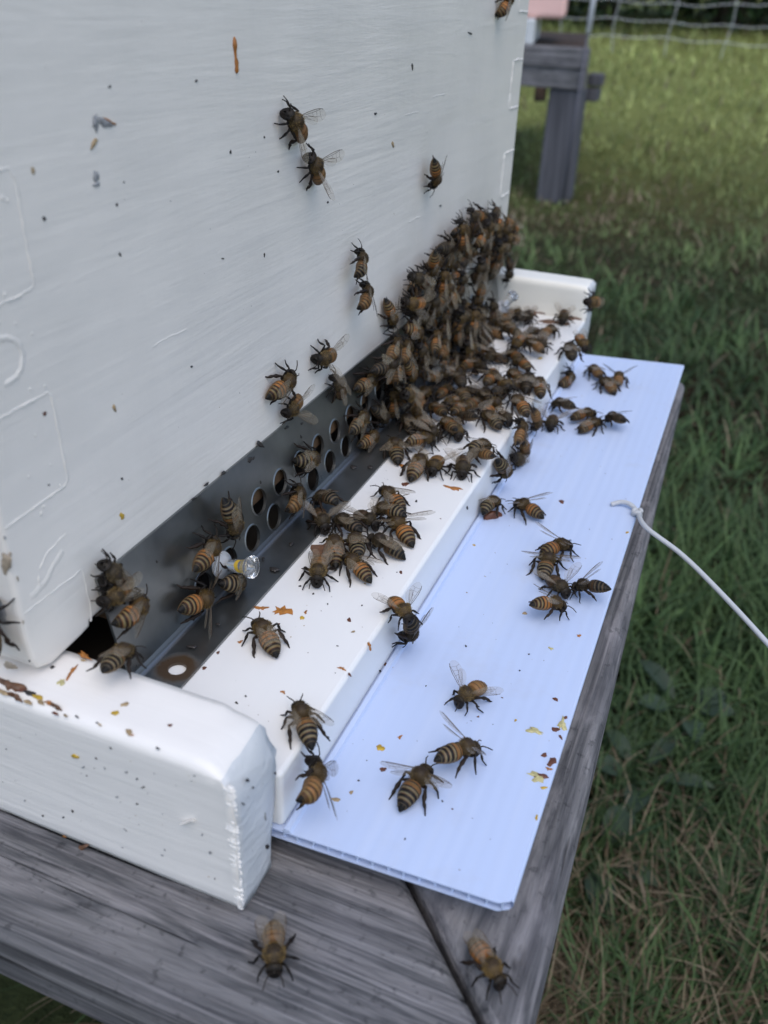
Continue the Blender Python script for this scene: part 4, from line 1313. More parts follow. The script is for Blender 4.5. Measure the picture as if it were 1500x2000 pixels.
def blob_mesh(mb, c, e1, e2, nrm, seed, h, rough=0.28, lift=0.00008):
    r = random.Random(seed)
    c, e1, e2, nrm = Vector(c), Vector(e1), Vector(e2), Vector(nrm).normalized()
    n = 18
    ph = [r.uniform(0, 6.28) for _ in range(4)]
    V = [c + nrm * (h + lift)]
    for ring, hh in ((0.55, 0.85), (0.85, 0.5), (1.0, -0.2)):
        for k in range(n):
            a = 2 * math.pi * k / n
            q = ring * (1 + rough * (math.sin(2 * a + ph[0]) * 0.5 + math.sin(3 * a + ph[1]) * 0.4 + math.sin(5 * a + ph[2]) * 0.35 + math.sin(8 * a + ph[3]) * 0.25))
            V.append(c + e1 * (q * math.cos(a)) + e2 * (q * math.sin(a)) + nrm * (h * hh + lift))
    F = [(0, 1 + k, 1 + (k + 1) % n) for k in range(n)]
    for i in range(2):
        for k in range(n):
            a, b = 1 + i * n + k, 1 + i * n + (k + 1) % n
            F.append((a, a + n, b + n, b))
    mb.add(V, F)
HOST = {'H': side_near, 'L': landing, 'S': sheet_top, 'R': rail_near, 'N': rail_near, 'F': front, 'M': fl, 'B': fl, 'X': rail_near, 'E': landing}
for i, (s, ck, c, e1, e2) in enumerate(SPOTS):
    mb = MB()
    size = max(Vector(e1).length, Vector(e2).length) * 0.001
    blob_mesh(mb, [v * 0.001 for v in c], [v * 0.001 for v in e1], [v * 0.001 for v in e2], SPOT_N[s], i + 3, min(0.0003, size * 0.22) * (3.0 if ck == 'p' else 1.0), 0.75 if ck in 'oOlp' else 0.34, 0.00025 if s == 'B' else 0.00008)
    mb.build('stain', M_SPOT[ck], HOST[s], smooth=True)
# the orange splash on the landing board and the amber drip on the hive front
mb = MB()
spl = [(21.0, 63.8), (21.7, 65.2), (20.6, 66.4), (22.2, 66.1), (22.7, 67.8), (23.6, 66.6), (25.0, 67.2), (25.7, 66.4), (26.4, 65.0), (24.9, 65.0), (24.3, 64.3), (23.4, 63.5), (22.8, 64.3), (22.0, 63.1), (21.9, 64.0)]
cc = (23.4, 65.4)
V = [(cc[0] / 1000, cc[1] / 1000, -H2 + 0.0003)] + [(x / 1000, y / 1000, -H2 + 0.00008) for x, y in spl]
mb.add(V, [(0, 1 + (k + 1) % len(spl), 1 + k) for k in range(len(spl))])
mb.build('stain', M_SPOT['O'], landing)
mb = MB()
dr = [(94.2, 111.2, 0.2), (94.15, 110.5, 0.45), (94.1, 109.5, 0.55), (94.2, 108.4, 0.35), (94.3, 107.2, 0.3), (94.5, 106.3, 0.5), (94.5, 105.4, 0.42), (94.4, 104.6, 0.5), (94.4, 104.1, 0.25)]
mb.tube([(-0.00005, y / 1000 * 1.0, z / 1000) for y, z, r in dr], [r / 1000 * 1.3 for y, z, r in dr], 8)
o = mb.build('stain', M_SPOT['o'], front, smooth=True)
# white paint chip stuck to the end block
mb = MB()
mb.add([(0.0360, -0.0001, -0.0176), (0.0363, -0.0012, -0.0172), (0.0390, -0.0011, -0.0148), (0.0392, -0.0001, -0.0150), (0.0366, -0.0001, -0.0180), (0.0394, -0.0001, -0.0158)], [(0, 1, 2, 3), (1, 4, 5, 2), (0, 4, 1), (2, 5, 3)])
mb.build('paint_chip', M_rail, rail_near)
# fine specks
def specks(name, host, place, n, cols, rmin, rmax, seed):
    r = random.Random(seed)
    mbs = MB()
    for i in range(n):
        p, e1, e2, nn = place(r)
        q = r.uniform(rmin, rmax) * (1 if r.random() < 0.8 else 1.8)
        blob_mesh(mbs, p, [v * q for v in e1], [v * q * r.uniform(0.35, 1) for v in e2], nn, seed * 1000 + i, q * 0.3, 0.4)
    k = 0
    o = mbs.build(name, [M_SPOT[c] for c in cols], host)
    per = len(o.data.polygons) // n
    o.data.polygons.foreach_set('material_index', [hash((seed, i)) % len(cols) for i in range(n) for _ in range(per)])
    tag(o, kind='stuff')
ZX, ZY = ((1, 0, 0), (0, 1, 0))
specks('speckling', landing, lambda r: ((r.uniform(0.018, 0.047), r.uniform(0.02, 0.32), -H2), ZX, ZY, (0, 0, 1)), 110, 'drdt', 0.00006, 0.00020, 21)
specks('speckling', sheet_top, lambda r: ((lambda x: (x, r.uniform(0.02, 0.32), ZS + (x - XS) * (ZS - ZL) / (XS - XL)))(r.uniform(0.052, 0.097)), ZX, ZY, (0, 0, 1)), 90, 'ddtr', 0.00007, 0.00018, 22)
specks('speckling', rail_near, lambda r: ((r.uniform(-0.03, 0.045), 0.0, r.uniform(-0.037, -0.003)), ZX, (0, 0, 1), (0, -1, 0)), 45, 'dgdt', 0.00006, 0.00017, 23)
specks('speckling', front, lambda r: ((0.0, r.uniform(0.02, 0.34), r.uniform(0.015, 0.125)), ZY, (0, 0, 1), (1, 0, 0)), 45, 'ddgt', 0.00006, 0.00016, 24)
# brown propolis flake lying on the landing board
flk = tag(empty('propolis_flake', (0, 0, 0)), 'torn flat brown flake of propolis behind a bee in the landing board huddle', 'propolis flake')
bm = bmesh.new()
fp = [(18.7, 91.2), (18.5, 92.6), (19.6, 93.6), (21.2, 93.4), (22.4, 94.4), (24.2, 92.2), (25.4, 89.6), (25.2, 88.2), (26.0, 86.6), (24.0, 86.9), (22.2, 88.0), (21.0, 87.6), (20.4, 88.9), (19.2, 89.6)]
a = [bm.verts.new((x / 1000, y / 1000, -0.0139 + 0.0012 * math.sin(x * 0.9) * math.cos(y * 0.8))) for x, y in fp]
f = bm.faces.new(a)
ext = bmesh.ops.extrude_face_region(bm, geom=[f])
for v in [g for g in ext['geom'] if isinstance(g, bmesh.types.BMVert)]: v.co.z += 0.0005
bmesh.ops.recalc_face_normals(bm, faces=bm.faces)
bmesh.ops.triangulate(bm, faces=bm.faces)
me = bpy.data.meshes.new('flake')
bm.to_mesh(me); bm.free()
link_mesh('flake', me, M_SPOT['p'], flk)
# crumb of a dead bee at the foot of the board edge
crumb = tag(empty('brown_crumb', (0, 0, 0)), 'small brown crumb on the plastic sheet under the boldly striped bee', 'crumb')
mb = MB()
blob_mesh(mb, (0.0534, 0.1588, -0.0308), (0.0031, 0.0021, 0), (-0.0008, 0.0012, 0), (0, 0, 1), 77, 0.0022, 0.4, -0.0008)
mb.build('crumb', M_SPOT['r'], crumb, smooth=True)

# ------------------------------------------------------------------ honeybees
ST = [(6.05, 2.0, 0.25, 0.30), (5.9, 2.1, 0.95, 1.15), (5.5, 2.35, 1.62, 1.55), (4.95, 2.65, 1.66, 1.45), (4.5, 2.85, 1.0, 0.9), (4.25, 2.95, 0.7, 0.7), (3.95, 3.1, 1.3, 1.25), (3.2, 3.35, 1.95, 1.8),
      (2.2, 3.45, 2.12, 1.98), (1.2, 3.3, 1.9, 1.82), (0.55, 3.0, 1.3, 1.3), (0.25, 2.8, 0.75, 0.75), (0.0, 2.75, 1.15, 1.15), (-0.6, 2.85, 1.95, 1.75), (-1.7, 2.85, 2.32, 2.05), (-3.0, 2.7, 2.30, 2.0),
      (-4.4, 2.45, 2.0, 1.70), (-5.6, 2.15, 1.42, 1.22), (-6.5, 1.9, 0.80, 0.70), (-7.15, 1.75, 0.28, 0.28), (-7.3, 1.7, 0.05, 0.05)]
def station(x):
    for i in range(len(ST) - 1):
        if ST[i][0] >= x >= ST[i + 1][0]:
            p0, p1, p2, p3 = ST[max(i - 1, 0)], ST[i], ST[i + 1], ST[min(i + 2, len(ST) - 1)]
            t = (ST[i][0] - x) / (ST[i][0] - ST[i + 1][0])
            o = []
            for k in (1, 2, 3):
                m1 = (p2[k] - p0[k]) / (p0[0] - p2[0] + 1e-9) * (p1[0] - p2[0])
                m2 = (p3[k] - p1[k]) / (p1[0] - p3[0] + 1e-9) * (p1[0] - p2[0])
                h = (2 * t ** 3 - 3 * t * t + 1) * p1[k] + (t ** 3 - 2 * t * t + t) * m1 + (-2 * t ** 3 + 3 * t * t) * p2[k] + (t ** 3 - t * t) * m2
                lo, hi = min(p1[k], p2[k]), max(p1[k], p2[k])
                o.append(min(max(h, lo - 0.05), hi + 0.08))
            return [o[0], max(o[1], 0.04), max(o[2], 0.04)]
    return list(ST[-1][1:])
SEGS = [0.0, -1.45, -2.75, -3.9, -4.95, -5.85, -7.35]
def seg_of(x):
    for i in range(6):
        if SEGS[i] >= x > SEGS[i + 1]: return i, (SEGS[i] - x) / (SEGS[i] - SEGS[i + 1])
    return 5, 1.0
PAL = {'o': dict(main=(0.300, 0.122, 0.034), edge=(0.020, 0.010, 0.005), band=(0.160, 0.118, 0.055), nmain=3, th=(0.066, 0.041, 0.016), fur=(0.25, 0.165, 0.06)),
       's': dict(main=(0.190, 0.092, 0.030), edge=(0.008, 0.006, 0.005), band=(0.158, 0.122, 0.068), nmain=2, th=(0.058, 0.038, 0.017), fur=(0.23, 0.165, 0.072)),
       't': dict(main=(0.215, 0.110, 0.040), edge=(0.060, 0.030, 0.011), band=(0.165, 0.105, 0.045), nmain=4, th=(0.050, 0.032, 0.013), fur=(0.22, 0.15, 0.062)),
       'd': dict(main=(0.066, 0.036, 0.016), edge=(0.007, 0.006, 0.005), band=(0.092, 0.068, 0.040), nmain=2, th=(0.032, 0.023, 0.012), fur=(0.14, 0.105, 0.058))}
BLK = (0.006, 0.005, 0.004)
def lerp(a, b, t): return tuple(a[i] * (1 - t) + b[i] * t for i in range(3))
def body_colour(kind, x, ang, r):
    p = PAL[kind]
    up = math.sin(ang)
    if x > 4.3:
        c = lerp((0.010, 0.007, 0.005), (0.03, 0.022, 0.013), max(0, up) * (0.6 if x < 5.6 else 0.2))
        return c
    if x > 0.25:
        c = p['th']
        if up > 0.75 and 1.2 < x < 3.2: c = lerp(c, (0.03, 0.02, 0.014), 0.7)
        if up < -0.2: c = lerp(c, (0.09, 0.075, 0.05), 0.6)
        return c
    s, f = seg_of(x)
    if s == 5:
        c = BLK if f > 0.12 else lerp(p['band'], BLK, 0.5)
    elif s < p['nmain']:
        c = p['main'] if f < (0.80 if s < 2 else 0.62) else p['edge']
        if s == 0 and f < 0.3 and up > 0.3: c = lerp(c, BLK, 0.35)
        if f < 0.12 and s > 0: c = lerp(c, p['band'], 0.6)
    else:
        c = p['band'] if f < 0.42 else (lerp(p['main'], p['edge'], 0.6) if f < 0.50 else p['edge'])
    if up < -0.25: c = lerp(c, (0.16, 0.10, 0.05), 0.65)
    return tuple(v * r.uniform(0.88, 1.12) for v in c)
def bend(x, y, z, curl):
    """curl the abdomen downwards behind the waist"""
    if x < -0.4 and curl:
        s = -0.4 - x
        k = 0.115 * curl
        a = k * s
        R = 1 / k
        xc, zc = -0.4, 2.8
        rad = R + (z - zc)
        return (xc - rad * math.sin(a), y, zc - R + rad * math.cos(a) + 0.9 * curl * min(1, s / 4))
    return (x, y, z)

def bee_body(kind, shape, seed):
    r = random.Random(seed)
    curl = {'a': 0.0, 'b': 0.25, 'c': 1.0}[shape]
    mb = MB()
    xs = list(np.linspace(6.05, 4.25, 13)) + list(np.linspace(4.05, 0.35, 16)) + list(np.linspace(0.2, -7.3, 62))
    n = 18
    V, C, F = [], [], []
    for x in xs:
        zc, hw, hh = station(x)
        k = 1.0
        if x < -0.2:
            s, f = seg_of(x)
            k = 0.965 + 0.05 * f
        for j in range(n):
            a = 2 * math.pi * j / n
            ca, sa = math.cos(a), math.sin(a)
            y, z = hw * k * ca, zc + hh * k * sa
            if x > 4.5: z -= (0.55 if sa < 0 else 0.0) * abs(sa) * max(0, 1 - abs(x - 5.4)) * 1.2   # jaws reach down
            if x > 0.3 and x < 4.2:
                q = 1 + 0.025 * r.uniform(-1, 1)
                y *= q; z = zc + (z - zc) * q
            V.append(bend(x, y, z, curl))
            C.append(body_colour(kind, x, a, r))
    for i in range(len(xs) - 1):
        for j in range(n):
            a, b = i * n + j, i * n + (j + 1) % n
            F.append((a, b, b + n, a + n))
    F.append(tuple(range(n)))
    F.append(tuple((len(xs) - 1) * n + j for j in range(n - 1, -1, -1)))
    mb.add(V, F, C)
    # compound eyes: long dark ovals on the sides of the head
    for sg in (-1, 1):
        V, F = [], []
        for i in range(7):
            la = math.pi * i / 6
            for j in range(10):
                lo = 2 * math.pi * j / 10
                V.append((5.3 + 0.55 * math.sin(la) * math.cos(lo), sg * (1.25 + 0.48 * math.sin(la) * math.sin(lo)), 2.5 + 1.0 * math.cos(la)))
        for i in range(6):
            for j in range(10):
                F.append((i * 10 + j, i * 10 + (j + 1) % 10, (i + 1) * 10 + (j + 1) % 10, (i + 1) * 10 + j))
        mb.add(V, F, (0.008, 0.006, 0.005))
        # antenna with elbow
        ja = r.uniform(-0.5, 0.5)
        mb.tube([(5.75, sg * 0.35, 2.7), (6.6, sg * (1.0 + 0.2 * ja), 3.25), (7.9, sg * (1.65 + 0.4 * ja), 2.9), (9.2, sg * (2.0 + 0.9 * ja), 2.2 - 0.4 * ja)], [0.17, 0.15, 0.14, 0.12], 6, (0.022, 0.015, 0.010))
        J = lambda v, d=0.6: tuple(c + r.uniform(-d, d) for c in v)
        lc, lc2 = (0.010, 0.007, 0.005), (0.017, 0.010, 0.006)
        # fore, middle and hind leg, thick and thin joints
        tip = J((6.1, sg * 3.6, 0.1)); tip = (tip[0], tip[1], 0.1)
        kn = J((4.5, sg * 2.5, 2.5)); an = J((5.3, sg * 3.2, 0.95), 0.2)
        md = tuple((kn[q] + an[q]) / 2 for q in range(3))
        mb.tube([(3.3, sg * 0.9, 1.9), (3.9, sg * 1.8, 2.2), kn, md, an, tip], [0.34, 0.36, 0.24, 0.33, 0.2, 0.13], 7, lc)
        tip = J((1.7, sg * 5.3, 0.1)); tip = (tip[0], tip[1], 0.1)
        kn = J((2.4, sg * 3.3, 2.8)); an = J((2.0, sg * 4.3, 0.95), 0.2)
        md = tuple((kn[q] + an[q]) / 2 for q in range(3))
        mb.tube([(2.3, sg * 1.2, 1.8), (2.4, sg * 2.3, 2.5), kn, md, an, tip], [0.34, 0.40, 0.25, 0.38, 0.24, 0.14], 7, lc)
        tip = J((-4.1, sg * 4.7, 0.1), 0.5); tip = (tip[0], tip[1], 0.1)
        kn = J((-0.1, sg * 3.0, 2.9)); an = J((-2.2, sg * 3.7, 1.5), 0.25); bt = J((-3.2, sg * 4.15, 0.6), 0.15)
        md = tuple(kn[q] * 0.35 + an[q] * 0.65 for q in range(3))
        mb.tube([(1.2, sg * 1.1, 1.8), (0.6, sg * 2.2, 2.5), kn, md, an, tuple((an[q] + bt[q]) / 2 for q in range(3)), bt, tip], [0.36, 0.46, 0.28, 0.58, 0.34, 0.46, 0.24, 0.14], 7, lc2)
    return mb

def bee_fur(kind, shape, seed):
    r = random.Random(seed + 99)
    curl = {'a': 0.0, 'b': 0.25, 'c': 1.0}[shape]
    p = PAL[kind]
    mb = MB()
    def hair(x, ang, ln, col, back):
        zc, hw, hh = station(x)
        ca, sa = math.cos(ang), math.sin(ang)
        b = Vector(bend(x, hw * 0.97 * ca, zc + hh * 0.97 * sa, curl))
        nrm = Vector((0, ca / hw, sa / hh)).normalized()
        d = (nrm + Vector((-back, r.uniform(-0.35, 0.35), r.uniform(-0.35, 0.35)))).normalized()
        sd = d.cross(Vector((r.uniform(-1, 1), r.uniform(-1, 1), r.uniform(-1, 1)))).normalized() * 0.038
        k = r.uniform(0.6, 1.25)
        c = tuple(v * k for v in col)
        mb.add([b - sd, b + sd, b + d * ln], [(0, 1, 2)], c)
    for _ in range(760):
        x = r.uniform(0.3, 4.15)
        a = r.uniform(-0.5, math.pi + 0.5)
        dark = math.sin(a) > 0.8 and 1.2 < x < 3.3
        hair(x, a, r.uniform(0.35, 0.85) * (0.55 if dark else 1), lerp(p['fur'], p['th'], 0.75 if dark else r.uniform(0, 0.5)), 0.5)
    for _ in range(170):
        hair(r.uniform(4.5, 5.6), r.uniform(0.3, math.pi - 0.3), r.uniform(0.2, 0.4), lerp(p['fur'], (0.02, 0.015, 0.01), 0.6), -0.3)
    for _ in range(130):
        hair(r.uniform(0.6, 3.8), r.uniform(math.pi + 0.3, 2 * math.pi - 0.3), r.uniform(0.3, 0.6), (0.34, 0.30, 0.22), 0.4)
    for _ in range(520):
        s = r.randint(0, 5)
        x = SEGS[s] - (SEGS[s] - SEGS[s + 1]) * r.uniform(0.02, 0.5)
        hair(max(x, -6.3), r.uniform(-0.6, math.pi + 0.6), r.uniform(0.14, 0.30), lerp(p['band'], p['main'], 0.4 if s < p['nmain'] else 0.05), 1.6)
    return mb

def wing_parts(outline, veins, thick):
    mb = MB()
    n = len(outline)
    c = [sum(o[k] for o in outline) / n for k in (0, 1)]
    def z(x, y): return 0.10 * math.sin(x * 0.35) + 0.05 * math.sin(y * 2.5)
    V = [(c[0], c[1], z(*c))] + [(x, y, z(x, y)) for x, y in outline]
    mb.add(V, [(0, 1 + k, 1 + (k + 1) % n) for k in range(n)], mi=0)
    for v, rad in veins:
        mb.tube([(x, y, z(x, y)) for x, y in v], rad, 4, mi=1, cap=False)
    return mb
FW_OUT = [(0, 0.1), (1.5, 0.35), (3, 0.55), (5, 0.75), (7, 0.72), (8.2, 0.45), (8.9, -0.1), (9.05, -0.7), (8.7, -1.4), (7.8, -2.0), (6.5, -2.3), (5, -2.25), (3.5, -1.7), (2, -0.95), (0.8, -0.4), (0, -0.1)]
FW_VEIN = [([(0, 0.1), (1.5, 0.35), (3, 0.55), (5, 0.75), (7, 0.72), (8.2, 0.45)], 0.075), ([(0, 0), (2, 0.05), (4, 0.15), (6, 0.35), (7.4, 0.6)], 0.05), ([(2, 0.05), (3.6, -0.7), (5.2, -1.0), (6.8, -1.0)], 0.035),
           ([(4, 0.15), (4.3, -0.85)], 0.035), ([(5.6, 0.3), (5.6, -1.0), (5.2, -2.1)], 0.032), ([(7.0, 0.5), (6.8, -1.0), (7.2, -2.0)], 0.03), ([(1.0, -0.2), (3.4, -1.5)], 0.035)]
HW_OUT = [(0, 0.1), (2, 0.3), (4, 0.4), (5.6, 0.2), (6.3, -0.3), (6.2, -0.9), (5.4, -1.5), (4.0, -1.75), (2.4, -1.4), (1.0, -0.7), (0, -0.15)]
HW_VEIN = [([(0, 0.1), (2, 0.3), (4, 0.4), (5.6, 0.2)], 0.05), ([(0.5, -0.1), (3, -0.45), (5, -0.6)], 0.035)]

def mesh_of(o):
    me = o.data
    bpy.data.objects.remove(o)
    return me
BODY, FUR = {}, {}
sd = 0
for kind in 'ostd':
    for shape in 'abc':
        sd += 1
        BODY[kind + shape] = [mesh_of(bee_body(kind, shape, sd * 7 + 1000 * q).build('honeybee_body', M_bee, smooth=True, colours=True)) for q in range(3)]
        FUR[kind + shape] = mesh_of(bee_fur(kind, shape, sd * 13).build('bee_fur', M_fur, colours=True))
FW = mesh_of(wing_parts(FW_OUT, FW_VEIN, 0).build('bee_forewing', [M_wing, M_vein], smooth=True))
HW = mesh_of(wing_parts(HW_OUT, HW_VEIN, 0).build('bee_hindwing', [M_wing, M_vein], smooth=True))

